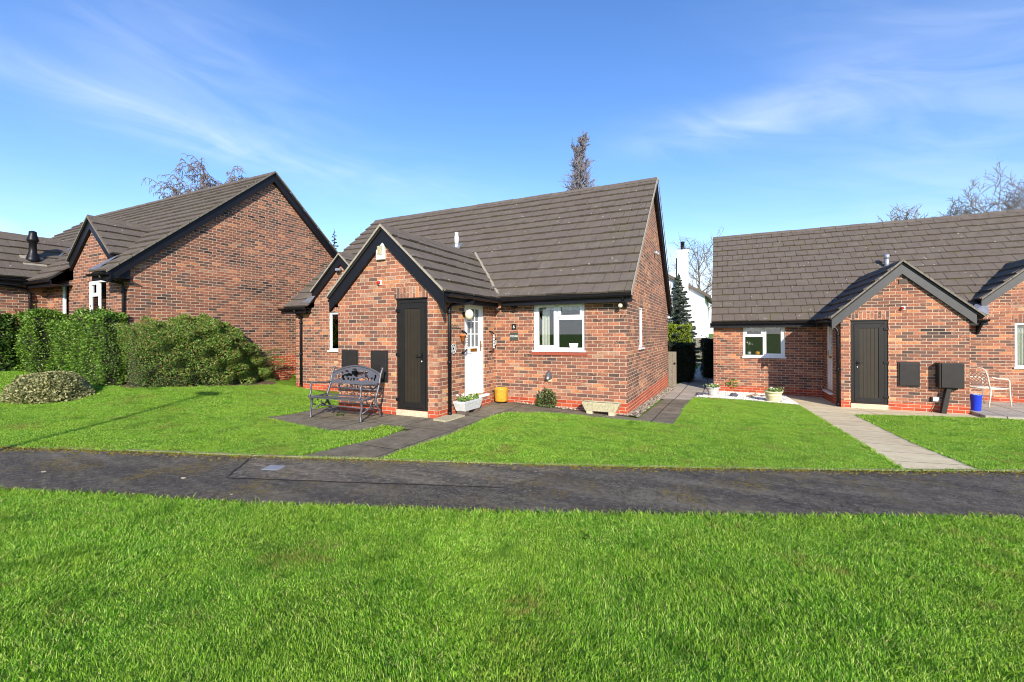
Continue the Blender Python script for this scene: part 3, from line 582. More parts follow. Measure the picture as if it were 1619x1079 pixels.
def barge(mb, m, ac, zA, ae, ze, dv, d0, d1, spear=0, kick=0):
    sg = 1 if ae > ac else -1; sl = (zA-ze)/abs(ae-ac)
    ax = ae-sg*kick; zx = zA-sl*abs(ax-ac)
    top = [(ac, zA), (ax, zx), (ae, zx-(sl*.55)*kick if kick else ze)]
    bot = [(ae, top[-1][1]-max(dv, spear)), (ae-sg*.16, (zA-sl*abs(ae-sg*.16-ac))-dv), (ac, zA-dv)]
    pts = top+bot
    e = Vector(m(0, d1, 0))-Vector(m(0, d0, 0)); mb.prism([m(a, d0, z) for a, z in pts], e)
def strip(mb, m, ac, zA, ae, ze, up, d0, d1):                   # pale verge mortar along the top of a barge
    e = Vector(m(0, d1, 0))-Vector(m(0, d0, 0)); bag = mb; mb = MB(); bag.L.append(mb); d0, d1 = d1+.012, d1+.030; e = Vector(m(0, d1, 0))-Vector(m(0, d0, 0)); n = max(2, int(math.hypot(ae-ac, ze-zA)/.32)); rr = random.Random(int(ae*10))
    for i in range(n):
        t0, t1 = i/n, (i+1)/n-.004; u0, u1 = up+rr.uniform(-.006, .006), up+rr.uniform(-.006, .006)
        f = lambda t: (ac+(ae-ac)*t, zA+(ze-zA)*t)
        a, b = f(t0), f(t1); mb.prism([m(a[0], d0, a[1]), m(b[0], d0, b[1]), m(b[0], d0, b[1]+u1), m(a[0], d0, a[1]+u0)], e)
def gutter(root, p, q, out, label=None, wallgap=.26):
    p, q, out = Vector(p), Vector(q), Vector(out); mb = MB(); d = (q-p).normalized(); n = 9
    prof = [(math.cos(math.pi+math.pi*k/n)*.056, math.sin(math.pi+math.pi*k/n)*.056) for k in range(n+1)]; prof += [(x*.88, z*.88+.003) for x, z in prof[::-1]]
    mb.prism([p+out*x+Z0*z for x, z in prof], q-p)
    L = (q-p).length; k = max(2, int(L/.9))
    for i in range(k):
        c = p+d*(L*(i+.5)/k); mb.prism([c+out*x*1.12+Z0*(z*1.12) for x, z in prof], d*.03)
    mb.prism([p-out*.06+Z0*.0, p-out*.06-Z0*.15, p-out*.085-Z0*.15, p-out*.085+Z0*.0], q-p)             # fascia board
    mb.prism([p-out*.085-Z0*.105, p-out*(wallgap+.0)-Z0*.105, p-out*wallgap-Z0*.09, p-out*.085-Z0*.09], q-p)   # soffit
    return mb.build('gutter', M['black'], root, label)
def window(root, m, a0, a1, z0, z1, lights, frame='white', label=None, curt=(), sill=True, d=-.03, name='window'):
    mb = MB(); gl = MB(); F = .055; W_ = a1-a0; H_ = z1-z0
    mb.mbox(m, a0, a0+F, d-.06, d, z0, z1); mb.mbox(m, a1-F, a1, d-.06, d, z0, z1); mb.mbox(m, a0+F, a1-F, d-.06, d, z0, z0+F); mb.mbox(m, a0+F, a1-F, d-.06, d, z1-F, z1)
    ia0, ia1, iz0, iz1 = a0+F, a1-F, z0+F, z1-F
    for (u0, u1, v0, v1, s) in lights:
        x0, x1, y0, y1 = ia0+(ia1-ia0)*u0, ia0+(ia1-ia0)*u1, iz0+(iz1-iz0)*v0, iz0+(iz1-iz0)*v1
        if u0 > 0: mb.mbox(m, x0-.025, x0, d-.055, d-.004, y0, y1)
        if u1 < 1: mb.mbox(m, x1, x1+.025, d-.0551, d-.0041, y0, y1)
        if v0 > 0: mb.mbox(m, x0, x1, d-.055, d-.004, y0-.025, y0)
        if v1 < 1: mb.mbox(m, x0, x1, d-.0551, d-.0041, y1, y1+.025)
        if s:                                                    # opening sash stands proud
            q = .05; e = d+.012; g = .004
            mb.mbox(m, x0+g, x0+q, d-.05, e, y0+g, y1-g); mb.mbox(m, x1-q, x1-g, d-.05, e, y0+g, y1-g); mb.mbox(m, x0+q, x1-q, d-.05, e, y0+g, y0+q); mb.mbox(m, x0+q, x1-q, d-.05, e, y1-q, y1-g)
            x0, x1, y0, y1 = x0+q, x1-q, y0+q, y1-q
        gl.mbox(m, x0-.002, x1+.002, d-.034, d-.028, y0-.002, y1+.002)
    w = mb.build(name, M[frame], root, label); gl.build('pane', M['glass'], w)
    if sill:
        s_ = MB(); s_.mbox(m, a0-.03, a1+.03, d-.0, .045, z0-.035, z0-.002); s_.build('sill', M['white'], w)
    if curt:
        c = MB()
        for (u0, u1, v0, v1) in curt:
            x0, x1, y0, y1 = ia0+(ia1-ia0)*u0, ia0+(ia1-ia0)*u1, iz0+(iz1-iz0)*v0, iz0+(iz1-iz0)*v1; n = max(8, int((x1-x0)/.012)); i = len(c.v)
            for k in range(n+1):
                x = x0+(x1-x0)*k/n; dd_ = -.17+.022*math.sin(k*1.25)+.008*math.sin(k*.47)
                sc = (.03*abs(math.sin((x-x0)*18)) if v0 > .6 else 0)
                c.v.append(m(x, d+dd_, y0+sc)); c.v.append(m(x, d+dd_, y1))
            for k in range(n): c.f.append((i+2*k, i+2*k+2, i+2*k+3, i+2*k+1)); c.sm.append(True)
        c.build('curtain', M['curtain'], w)
    return w
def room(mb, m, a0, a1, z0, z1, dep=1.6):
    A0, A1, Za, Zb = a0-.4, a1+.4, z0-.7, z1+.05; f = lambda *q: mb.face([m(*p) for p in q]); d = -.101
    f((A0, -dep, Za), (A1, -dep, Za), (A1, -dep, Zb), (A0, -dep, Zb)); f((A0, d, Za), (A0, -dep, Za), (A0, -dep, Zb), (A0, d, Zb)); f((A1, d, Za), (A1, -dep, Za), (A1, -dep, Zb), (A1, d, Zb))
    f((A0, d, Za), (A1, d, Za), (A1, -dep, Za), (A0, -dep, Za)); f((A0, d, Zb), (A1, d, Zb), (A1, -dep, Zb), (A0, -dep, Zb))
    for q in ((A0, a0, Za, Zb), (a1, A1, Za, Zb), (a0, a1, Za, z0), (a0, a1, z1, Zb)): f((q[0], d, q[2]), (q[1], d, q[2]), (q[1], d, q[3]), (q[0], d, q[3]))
def soldiers(root, m, a0, a1, z, h=.215):
    mb = MB(); mb.mbox(m, a0-.04, a1+.04, -.05, .003, z, z+h); return mb.build('lintel', M['soldier'], root)
def plank_door(root, m, a0, a1, z0, z1, hinge, label=None):
    fr = MB(); F = .07; d = -.02
    fr.mbox(m, a0, a0+F, d-.06, d, z0, z1); fr.mbox(m, a1-F, a1, d-.06, d, z0, z1); fr.mbox(m, a0+F, a1-F, d-.06, d, z1-F, z1); fr.mbox(m, a0+F, a1-F, d-.06, d, z0, z0+F*.6)
    fr.mbox(m, a0-.01, a1+.01, -.06, .01, z1-.0, z1+.025)
    D_ = fr.build('door', M['doorf'], root, label, bevel=.004)
    lf = MB(); s = .105; b0, b1, y0, y1 = a0+F+.004, a1-F-.004, z0+F*.6+.004, z1-F-.004; e = d+.012
    lf.prism([m(b0, e-.05, y0), m(b0+s, e-.05, y0+s), m(b0+s, e-.05, y1-s), m(b0, e-.05, y1)], Vector(m(0, .05, 0))-Vector(m(0, 0, 0)))
    lf.prism([m(b1, e-.05, y0), m(b1-s, e-.05, y0+s), m(b1-s, e-.05, y1-s), m(b1, e-.05, y1)], Vector(m(0, .05, 0))-Vector(m(0, 0, 0)))
    lf.prism([m(b0+.003, e-.05, y1), m(b0+s+.003, e-.05, y1-s), m(b1-s-.003, e-.05, y1-s), m(b1-.003, e-.05, y1)], Vector(m(0, .05, 0))-Vector(m(0, 0, 0)))
    lf.prism([m(b0+.003, e-.05, y0), m(b0+s+.003, e-.05, y0+s), m(b1-s-.003, e-.05, y0+s), m(b1-.003, e-.05, y0)], Vector(m(0, .05, 0))-Vector(m(0, 0, 0)))
    lf.build('leaf_frame', M['doorf'], D_, bevel=.003)
    pn = MB(); n = 5; w = (b1-b0-2*s)/n
    for k in range(n): pn.mbox(m, b0+s+k*w+.003, b0+s+(k+1)*w-.003, e-.045, e-.014, y0+s-.01, y1-s+.01)
    pn.mbox(m, b0+s, b1-s, e-.05, e-.024, y0+s-.01, y1-s+.01); pn.build('panel', M['door'], D_)
    hd = MB(); ah = b1-.055 if hinge < 0 else b0+.055; sg = -hinge
    zc_ = z0+(z1-z0)*.47; hd.mbox(m, ah-.014, ah+.014, e, e+.012, zc_-.09, zc_+.1); hd.tube([m(ah, e+.01, zc_+.05), m(ah, e+.05, zc_+.05), m(ah+(.11 if hinge > 0 else -.11), e+.055, zc_+.045)], .009, 8)
    hd.build('handle', M['black'], D_); kl = MB(); kl.mbox(m, ah-.008, ah+.008, e+.012, e+.022, zc_-.07, zc_-.045); kl.build('key_cylinder', M['chrome'], D_)
    for q in (.09, .5, .9):
        hg = MB(); x = a0+F*.5 if hinge < 0 else a1-F*.5; z = z0+(z1-z0)*q; hg.mbox(m, x-.05, x+.05, d+.0, d+.026, z-.03, z+.03); hg.build('hinge', M['black'], D_, bevel=.004)
    st = MB(); st.mbox(m, a0-.0, a1+.0, -.1, .012, z0-.16, z0-.002); st.build('step', M['concrete'], root)
    return D_
def white_door(root, m, a0, a1, z0, z1, label=None):
    fr = MB(); F = .06; d = -.03
    fr.mbox(m, a0, a0+F, d-.06, d, z0, z1); fr.mbox(m, a1-F, a1, d-.06, d, z0, z1); fr.mbox(m, a0+F, a1-F, d-.06, d, z1-F, z1)
    D_ = fr.build('front_door', M['white'], root, label, bevel=.004)
    lf = MB(); e = d-.008; b0, b1, y0, y1 = a0+F+.004, a1-F-.004, z0+.02, z1-F-.004; H_ = y1-y0; g0, g1_ = y0+H_*.53, y1-.11; s = .11
    lf.mbox(m, b0, b1, e-.045, e-.012, y0, g0); lf.mbox(m, b0, b0+s, e-.045, e, y0, y1); lf.mbox(m, b1-s, b1, e-.045, e, y0, y1); lf.mbox(m, b0+s, b1-s, e-.045, e, g1_, y1); lf.mbox(m, b0+s, b1-s, e-.045, e, g0-.14, g0); lf.mbox(m, b0+s, b1-s, e-.045, e, y0, y0+.16)
    cm_ = (b0+b1)/2; lf.mbox(m, cm_-.03, cm_+.03, e-.04, e-.001, y0+.16, g0-.14)
    for q in (0, 1):
        x0, x1 = (b0+s, cm_-.03) if q == 0 else (cm_+.03, b1-s); lf.mbox(m, x0+.035, x1-.035, e-.02, e-.004, y0+.2, g0-.18)
    w = (b1-b0-2*s); h = (g1_-g0)
    for k in (1, 2): lf.mbox(m, b0+s+w*k/3-.012, b0+s+w*k/3+.012, e-.03, e-.005, g0, g1_); lf.mbox(m, b0+s, b1-s, e-.031, e-.006, g0+h*k/3-.012, g0+h*k/3+.012)
    lf.build('leaf', M['white'], D_, bevel=.003)
    p = MB(); p.mbox(m, b0+s, b1-s, e-.022, e-.018, g0, g1_); p.build('pane', M['frost'], D_)
    q = MB(); q.mbox(m, cm_-.13, cm_+.13, e, e+.012, g0-.105, g0-.04); q.build('letterbox', M['gold'], D_, bevel=.003)
    h_ = MB(); ah = b1-.05; h_.mbox(m, ah-.016, ah+.016, e, e+.01, g0-.1, g0+.12); h_.tube([m(ah, e+.01, g0+.03), m(ah, e+.05, g0+.03), m(ah-.1, e+.05, g0+.025)], .009, 8); h_.build('handle', M['gold'], D_)
    s_ = MB(); s_.mbox(m, a0-.06, a1+.06, -.05, .09, z0-.05, z0-.004); s_.build('sill', M['white'], root, bevel=.004)
    t_ = MB(); t_.mbox(m, a0+F, a1-F, -.04, .0, z0-.003, z0+.022); t_.build('threshold', M['matm'], root)
    return D_
def downpipe(root, pts, label=None, r=.034):
    mb = MB(); mb.tube(pts, r, 10)
    a, b = Vector(pts[-2]), Vector(pts[-1])
    for t in (.04, .5, .97):
        c = a.lerp(b, t); mb.tube([c-Vector((0, 0, .03)), c+Vector((0, 0, .03))], r*1.28, 10)
    return mb.build('downpipe', M['black'], root, label)
def porch_roof(root, Xc, half, zA, sl, Yf, Yb, name, seed=3):
    T, Sb = MB(), MB(); D = math.hypot(half, sl*half); ze = zA-sl*half
    slope(T, Sb, (Xc+half, Yf, ze), (0, 1, 0), (-1, 0, sl), Yb-Yf, D, seed=seed); slope(T, Sb, (Xc-half, Yf, ze), (0, 1, 0), (1, 0, sl), Yb-Yf, D, seed=seed+1)
    r_ = T.build(name, M['tile'], root, uv=False); Sb.build('underlay', M['dark'], r_, uv=False)
    R_ = MB(); ridge(R_, (Xc, Yf, zA+.03), (Xc, Yb, zA+.03), .09, seed=seed); R_.build('ridge_tiles', M['tile'], r_, uv=False); return r_
def valley(root, p, q, mat='verge', w=.035):
    p, q = Vector(p), Vector(q); mb = MB(); n = 8; pts = [p.lerp(q, k/n)+Vector((random.uniform(-.008, .008), 0, random.uniform(-.006, .006))) for k in range(n+1)]; mb.tube(pts, w, 5, sm=False); mb.build('valley', M[mat], root)
SL = .897
# ------------------------------------------------------------------ central bungalow
Hm = thing('brick_bungalow', (-6.6, 11.5, 0), 'central brick bungalow with a gabled porch, brown plank door and white front door', 'bungalow')
Y1, Y2, Yr_, X0, X1, X2, X3 = 6.705, 8.99, 12.55, -11.472, -7.267, -4.758, -1.763
mb = MB(); wH = [(-3.80, -2.64, 1.21, 2.25)]
wall(mb, FW(Y2), X2, X3, -.4, 2.36, wH); wall(mb, FW(Y2), X0, X1, -.3, 2.36, [(-10.1, -9.4, 1.12, 2.2)], poly=[(-10.69, 2.36), (-8.49, 2.36), (-8.49, 2.72), (-9.59, 3.70), (-10.69, 2.72)])
wall(mb, RW(X3), Y2, 16.11, -.6, 2.50, [(10.37, 10.97, 1.23, 2.2)], (12.55, 5.68)); wall(mb, LW(X0), Y2, 16.11, -.4, 2.50, (), (12.55, 5.68)); wall(mb, lambda a, d, z: (a, 16.11+d, z), X0, X3, -.6, 2.5)
for h in [(FW(Y2), -3.8, -2.64, 1.21, 2.25), (FW(Y2), -10.1, -9.4, 1.12, 2.2), (RW(X3), 10.37, 10.97, 1.23, 2.2)]: pass
mb.build('wall', M['brick'], Hm)
mb = MB(); wall(mb, FW(Y1), X1, X2, -.3, 2.47, [(-5.722, -4.98, .12, 2.235)], (-6.0125, 3.59)); wall(mb, RW(X2), Y1, Y2, -.3, 2.40, [(7.65, 8.47, .26, 2.27)]); wall(mb, LW(X1), Y1, Y2, -.3, 2.40)
mb.build('porch_wall', M['brickp'], Hm)
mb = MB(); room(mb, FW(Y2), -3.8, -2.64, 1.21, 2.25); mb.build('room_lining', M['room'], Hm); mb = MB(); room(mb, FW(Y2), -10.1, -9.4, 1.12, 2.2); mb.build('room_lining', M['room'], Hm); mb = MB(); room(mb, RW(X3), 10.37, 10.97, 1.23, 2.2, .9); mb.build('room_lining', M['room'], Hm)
T, Sb = MB(), MB(); Dm = math.hypot(Yr_-8.74, 5.775-2.36)
slope(T, Sb, (-11.65, 8.74, 2.36), (1, 0, 0), (0, Yr_-8.74, 5.775-2.36), 10.02, Dm, [(-10.8+11.65, -8.35+11.65, .55)], seed=11); slope(T, Sb, (-11.65, 16.36, 2.36), (1, 0, 0), (0, -(Yr_-8.74), 5.775-2.36), 10.02, Dm, seed=12)
rf = T.build('roof', M['tile'], Hm, uv=False); Sb.build('underlay', M['dark'], rf, uv=False); R_ = MB(); ridge(R_, (-11.65, Yr_, 5.80), (-1.63, Yr_, 5.80), .1); R_.build('ridge_tiles', M['tile'], rf, uv=False)
porch_roof(Hm, -6.0, 1.46, 3.66, .915, 6.60, 10.45, 'porch_roof'); porch_roof(Hm, -9.59, 1.13, 3.80, .9, 8.88, 10.6, 'dormer_roof', 6)
B = Bag(); f1 = FW(Y1); barge(B, f1, -6.0, 3.66, -7.44, 3.66-.915*1.44, .30, .02, .075, .27); barge(B, f1, -6.0, 3.66, -4.56, 3.66-.915*1.44, .30, .02, .0751, .40)
f2 = FW(Y2); barge(B, f2, -9.59, 3.78, -10.70, 3.78-1.0, .26, .02, .075); barge(B, f2, -9.59, 3.78, -8.48, 3.78-1.0, .26, .02, .0751)
r3 = RW(X3); barge(B, r3, Yr_, 5.78, 8.80, 5.78-SL*3.75, .17, .06, .11, .2); barge(B, r3, Yr_, 5.78, 16.30, 5.78-SL*3.75, .26, .06, .1101, .3)
l3 = LW(X0); barge(B, l3, Yr_, 5.78, 8.80, 5.78-SL*3.75, .22, .06, .12); barge(B, l3, Yr_, 5.78, 16.30, 5.78-SL*3.75, .22, .06, .1201)
for sg in (-1, 1):                                              # soffit boards under the right verge
    a = 8.85 if sg < 0 else 16.25
    B.prism([r3(Yr_, .0, 5.56), r3(a, .0, 5.56-SL*3.70), r3(a, .06, 5.56-SL*3.70), r3(Yr_, .06, 5.56)], (0, 0, .02))
B.prism([r3(8.68, .0, 2.34), r3(8.985, .0, 2.40), r3(8.985, .0, 2.10), r3(8.72, .0, 2.22)], (-.045, 0, 0))
B.build('bargeboard', M['black'], Hm)
V_ = Bag(); strip(V_, f1, -6.0, 3.665, -7.45, 3.665-.915*1.45, .05, .03, .105); strip(V_, f1, -6.0, 3.665, -4.55, 3.665-.915*1.45, .05, .03, .1051)
strip(V_, f2, -9.59, 3.785, -10.71, 3.785-1.01, .045, .03, .1); strip(V_, f2, -9.59, 3.785, -8.47, 3.785-1.01, .045, .03, .1001)
strip(V_, r3, Yr_, 5.735, 8.72, 5.735-SL*3.83, .105, .05, .125); strip(V_, r3, Yr_, 5.76, 16.36, 5.76-SL*3.81, .05, .05, .1401); V_.build('verge', M['verge'], Hm)
gutter(Hm, (-4.46, 8.70, 2.335), (-1.62, 8.70, 2.335), (0, -1, 0)); gutter(Hm, (-11.8, 8.70, 2.335), (-10.78, 8.70, 2.335), (0, -1, 0)); gutter(Hm, (-4.49, 6.66, 2.30), (-4.49, 8.72, 2.30), (1, 0, 0), wallgap=.24)
gutter(Hm, (-7.51, 6.70, 2.30), (-7.51, 8.72, 2.30), (-1, 0, 0), wallgap=.22)
downpipe(Hm, [(-4.50, 7.56, 2.25), (-4.50, 7.54, 2.19), (-4.69, 7.06, 2.12), (-4.705, 7.02, 2.06), (-4.705, 7.02, .0)]); downpipe(Hm, [(-11.19, 8.71, 2.3), (-11.19, 8.74, 2.22), (-11.19, 8.93, 2.1), (-11.19, 8.94, 2.0), (-11.19, 8.94, .02)])
valley(Hm, (-6.0, 10.2, 3.74), (-4.50, 8.74, 2.39)); 
mb = MB(); mb.prism([(-11.0, 8.80, 2.49), (-10.62, 8.78, 2.47), (-10.55, 9.0, 2.78), (-10.72, 9.0, 2.72)], (0, -.01, .012)); mb.build('flashing', M['lead'], Hm)
window(Hm, FW(Y2), -3.80, -2.64, 1.21, 2.25, [(0, .44, 0, 1, 1), (.49, 1, .70, 1, 1), (.49, 1, 0, .645, 0)], label='white two-light window with a cream curtain', curt=[(.06, .24, 0, .97), (.02, .42, .86, .99), (.53, .97, .86, .99)])
window(Hm, FW(Y2), -10.1, -9.4, 1.12, 2.2, [(0, 1, 0, 1, 0)], label='narrow white window under the small left gable', curt=[(.32, 1, 0, 1)])
window(Hm, RW(X3), 10.37, 10.97, 1.23, 2.2, [(0, 1, 0, 1, 0)], label='narrow white window in the side gable wall', d=-.03)
mb = MB(); mb.mbox(FW(Y2), -3.84, -2.6, -.03, .004, 2.252, 2.36); mb.build('window_head', M['cream'], Hm); mb = MB(); mb.mbox(RW(X2), 7.62, 8.5, -.03, .004, 2.272, 2.34); mb.build('door_head', M['cream'], Hm)
soldiers(Hm, FW(Y1), -5.722, -4.98, 2.262, .21); soldiers(Hm, FW(Y2), -10.1, -9.4, 2.202, .2); soldiers(Hm, RW(X3), 10.37, 10.97, 2.202)
plank_door(Hm, FW(Y1), -5.722, -4.98, .12, 2.235, -1, 'dark brown plank door with black handle'); white_door(Hm, RW(X2), 7.65, 8.47, .26, 2.27, 'white half-glazed front door with nine small panes')
mb = MB(); mb.mbox(RW(X2), 7.6, 8.55, -.02, .10, -.1, .205); mb.build('doorstep', M['brickp'], Hm)
mb = MB(); mb.mbox(FW(Y2), -3.86, -2.58, -.03, .028, 1.10, 1.172); mb.build('sill_bricks', simple('red_sill_brick', (150, 74, 54), .85, .25, 30, .002), Hm)
mb = MB(); mb.prism([(-4.75, 6.55, .0), (-4.45, 6.5, .0), (-4.42, 7.1, .0), (-4.75, 7.15, .0)], (0, 0, .035)); mb.build('drain_pad', M['stone'], Hm)
def roofpt(px, py, ye, ze, sl):                                 # sight line meets a front roof slope
    r = ray(px, py); t = (ze-CH-sl*ye)/(r.z-sl*r.y)*1.0; return CAM+r*t
p = roofpt(722, 393, 8.74, 2.40, SL); mb = MB(); mb.tube([(p.x, p.y, p.z-.1), (p.x, p.y, p.z+.13), (p.x, p.y, p.z+.45)], .05, 12); mb.tube([(p.x, p.y, p.z+.12), (p.x, p.y, p.z+.34)], .062, 12); mb.build('flue_pipe', M['chrome'], Hm, 'short white flue pipe on the roof slope')
mb = MB(); mb.prism([(p.x-.14, p.y-.14, p.z-.10), (p.x+.14, p.y-.14, p.z-.10), (p.x+.14, p.y+.12, p.z+.14), (p.x-.14, p.y+.12, p.z+.14)], (0, -.02, .025)); mb.build('flue_flashing', M['lead'], Hm)
# ------------------------------------------------------------------ right bungalow
Hq = thing('brick_bungalow', (5, 18, -.3), 'right-hand brick bungalow with a long tiled roof and a dark plank door in its porch', 'bungalow')
Yq, Yp = 15.694, 13.513; QW = 15.0
mb = MB(); wall(mb, FW(Yq), -.311, 2.636, -.6, 1.95, [(.545, 1.672, .82, 1.845)]); wall(mb, FW(Yq), 5.02, QW, -.6, 1.95, [(6.69, 7.72, .66, 1.80)], poly=[(6.06, 1.95), (8.26, 1.95), (8.26, 2.36), (7.16, 3.34), (6.06, 2.36)])
wall(mb, LW(-.311), Yq, 22.82, -.6, 2.08, (), (19.256, 5.26)); wall(mb, RW(QW), Yq, 22.82, -.6, 2.08, (), (19.256, 5.26)); wall(mb, lambda a, d, z: (a, 22.82+d, z), -.311, QW, -.6, 2.08); mb.build('wall', M['brickR'], Hq)
mb = MB(); wall(mb, FW(Yp), 2.636, 5.02, -.6, 2.06, [(2.835, 3.567, -.19, 1.85)], (3.828, 3.16)); wall(mb, LW(2.636), Yp, Yq, -.6, 2.0, [(14.46, 15.28, -.06, 1.9)]); wall(mb, RW(5.02), Yp, Yq, -.6, 2.0); mb.build('porch_wall', M['brickR'], Hq)
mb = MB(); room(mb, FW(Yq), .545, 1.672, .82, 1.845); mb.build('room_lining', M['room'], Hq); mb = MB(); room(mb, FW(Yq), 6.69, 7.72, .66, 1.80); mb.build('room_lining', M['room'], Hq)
T, Sb = MB(), MB(); zr = 5.325; ze = 1.915; Dq = math.hypot(19.256-15.44, zr-ze)
slope(T, Sb, (-.37, 15.44, ze), (1, 0, 0), (0, 19.256-15.44, zr-ze), QW+.5, Dq, [(6.0+.37, 8.32+.37, .6)], seed=21); slope(T, Sb, (-.37, 23.07, ze), (1, 0, 0), (0, -(19.256-15.44), zr-ze), QW+.5, Dq, seed=22)
rf = T.build('roof', M['tile'], Hq, uv=False); Sb.build('underlay', M['dark'], rf, uv=False); R_ = MB(); ridge(R_, (-.38, 19.256, zr+.03), (QW+.1, 19.256, zr+.03), .1, seed=5); R_.build('ridge_tiles', M['tile'], rf, uv=False)
porch_roof(Hq, 3.82, 1.42, 3.235, .94, 13.41, 17.1, 'porch_roof', 8); porch_roof(Hq, 7.16, 1.14, 3.43, .9, 15.58, 17.3, 'dormer_roof', 9)
B = Bag(); f1 = FW(Yp); f2 = FW(Yq)
barge(B, f1, 3.82, 3.235, 2.44, 3.235-.94*1.38, .28, .02, .075, .30); barge(B, f1, 3.82, 3.235, 5.12, 3.235-.94*1.30, .28, .02, .0751, .28)
barge(B, f2, 7.16, 3.41, 6.04, 3.41-1.0, .25, .02, .075); barge(B, f2, 7.16, 3.41, 8.28, 3.41-1.0, .25, .02, .0751)
l3 = LW(-.311); barge(B, l3, 19.256, 5.33, 15.5, 5.33-SL*3.75, .2, .0, .05); barge(B, l3, 19.256, 5.33, 23.0, 5.33-SL*3.75, .2, .0, .0501); B.build('bargeboard', simple('dark_grey_paint', (62, 62, 62), .45, .15, 6), Hq)
V_ = Bag(); strip(V_, f1, 3.82, 3.24, 2.40, 3.24-.94*1.42, .05, .03, .105); strip(V_, f1, 3.82, 3.24, 5.24, 3.24-.94*1.42, .05, .03, .1051); strip(V_, f2, 7.16, 3.415, 6.02, 3.415-1.02, .045, .03, .1); strip(V_, f2, 7.16, 3.415, 8.3, 3.415-1.02, .045, .03, .1001); V_.build('verge', simple('lichened_verge', (118, 112, 100), .9, .35, 20), Hq)
gutter(Hq, (-.40, 15.40, 1.885), (2.44, 15.40, 1.885), (0, -1, 0)); gutter(Hq, (5.2, 15.40, 1.885), (6.1, 15.40, 1.885), (0, -1, 0)); gutter(Hq, (2.39, 13.45, 1.88), (2.39, 15.42, 1.88), (-1, 0, 0), wallgap=.23)
downpipe(Hq, [(2.39, 13.62, 1.84), (2.40, 13.62, 1.76), (2.56, 13.58, 1.66), (2.585, 13.58, 1.58), (2.585, 13.58, -.30)]); valley(Hq, (3.82, 16.95, 3.28), (2.40, 15.44, 1.93), 'lead', .03)
mb = MB(); mb.prism([(5.75, 15.50, 2.02), (6.12, 15.48, 2.0), (6.2, 15.7, 2.34), (5.95, 15.72, 2.28)], (0, -.01, .012)); mb.prism([(5.1, 15.3, 1.96), (5.75, 15.3, 1.96), (5.6, 15.42, 2.02), (5.1, 15.42, 2.02)], (0, 0, .012)); mb.build('flashing', M['lead'], Hq)
B = Bag()
for x in (5.55, 5.95): B.prism([(x, 15.38, 1.80), (x, 15.68, 1.80), (x, 15.68, 1.50)], (.05, 0, 0))
B.build('eaves_brackets', M['black'], Hq)
window(Hq, FW(Yq), .545, 1.672, .82, 1.845, [(0, .48, .66, 1, 1), (0, .48, 0, .62, 0), (.52, 1, 0, 1, 1)], label='white two-light window, its right side in shadow', curt=[(.05, .45, .80, .97), (.56, .96, .86, .97)])
window(Hq, FW(Yq), 6.69, 7.72, .66, 1.80, [(0, .48, 0, 1, 0), (.52, 1, 0, 1, 1)], label='white window at the far right edge', curt=[(.02, .3, 0, 1)])
mb = MB(); mb.mbox(FW(Yq), .52, 1.70, -.03, .004, 1.847, 1.93); mb.build('window_head', M['cream'], Hq)
soldiers(Hq, FW(Yp), 2.835, 3.567, 1.878, .2); soldiers(Hq, FW(Yq), 6.69, 7.72, 1.802, .2)
plank_door(Hq, FW(Yp), 2.835, 3.567, -.19, 1.85, 1, 'dark grey-green plank door with white key cylinder'); white_door(Hq, LW(2.636), 14.46, 15.28, -.06, 1.9, 'white front door in the shaded side of the porch')
mb = MB(); mb.mbox(FW(Yp), 3.77, 3.93, 0, .02, 2.72, 2.83)
for k in range(4): mb.mbox(FW(Yp), 3.785, 3.915, .02, .03, 2.735+k*.024, 2.745+k*.024)
mb.build('air_vent', M['brown'], Hq, 'brown slatted vent high in the porch gable')
p = roofpt(1402, 424, 15.44, 1.95, SL); mb = MB(); mb.tube([(p.x, p.y, p.z-.1), (p.x, p.y, p.z+.40)], .06, 12); mb.tube([(p.x, p.y, p.z+.28), (p.x, p.y, p.z+.42)], .07, 12); mb.build('flue_pipe', M['alum'], Hq, 'short galvanised flue behind the porch ridge')
# ------------------------------------------------------------------ left bungalow with its wing
Hl = thing('brick_bungalow', (-17, 8, .5), 'left-hand brick bungalow with a tall blank gable wall behind the bushes', 'bungalow')
XL, YL = -12.84, 5.52
mb = MB(); wall(mb, FW(YL), -17.3, XL, -.1, 3.06, [(-14.91, -13.95, 1.95, 2.99), (-16.43, -15.97, 1.95, 2.99)], poly=[(-15.72, 3.06), (-13.52, 3.06), (-13.52, 3.52), (-14.62, 4.50), (-15.72, 3.52)])
wall(mb, RW(XL), YL, 12.94, -.4, 3.34, (), (9.23, 6.52)); wall(mb, RW(-17.3), -7, YL, .2, 3.12); wall(mb, LW(-24), YL, 12.94, -.4, 3.34, (), (9.23, 6.52)); wall(mb, lambda a, d, z: (a, 12.94+d, z), -24, XL, -.4, 3.34); wall(mb, FW(-7), -19.8, -17.3, .2, 3.12, (), (-18.55, 4.35)); mb.build('wall', M['brickL'], Hl)
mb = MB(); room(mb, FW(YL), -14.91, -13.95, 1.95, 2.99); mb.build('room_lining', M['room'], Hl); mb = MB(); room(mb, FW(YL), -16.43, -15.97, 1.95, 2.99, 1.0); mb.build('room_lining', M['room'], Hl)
T, Sb = MB(), MB(); DL = math.hypot(4.18, 3.62)
slope(T, Sb, (-24.1, 5.05, 3.04), (1, 0, 0), (0, 4.18, 3.62), 24.1-12.69, DL, [(24.1-15.78, 24.1-13.46, .75)], seed=31); slope(T, Sb, (-24.1, 13.41, 3.04), (1, 0, 0), (0, -4.18, 3.62), 24.1-12.69, DL, seed=32)
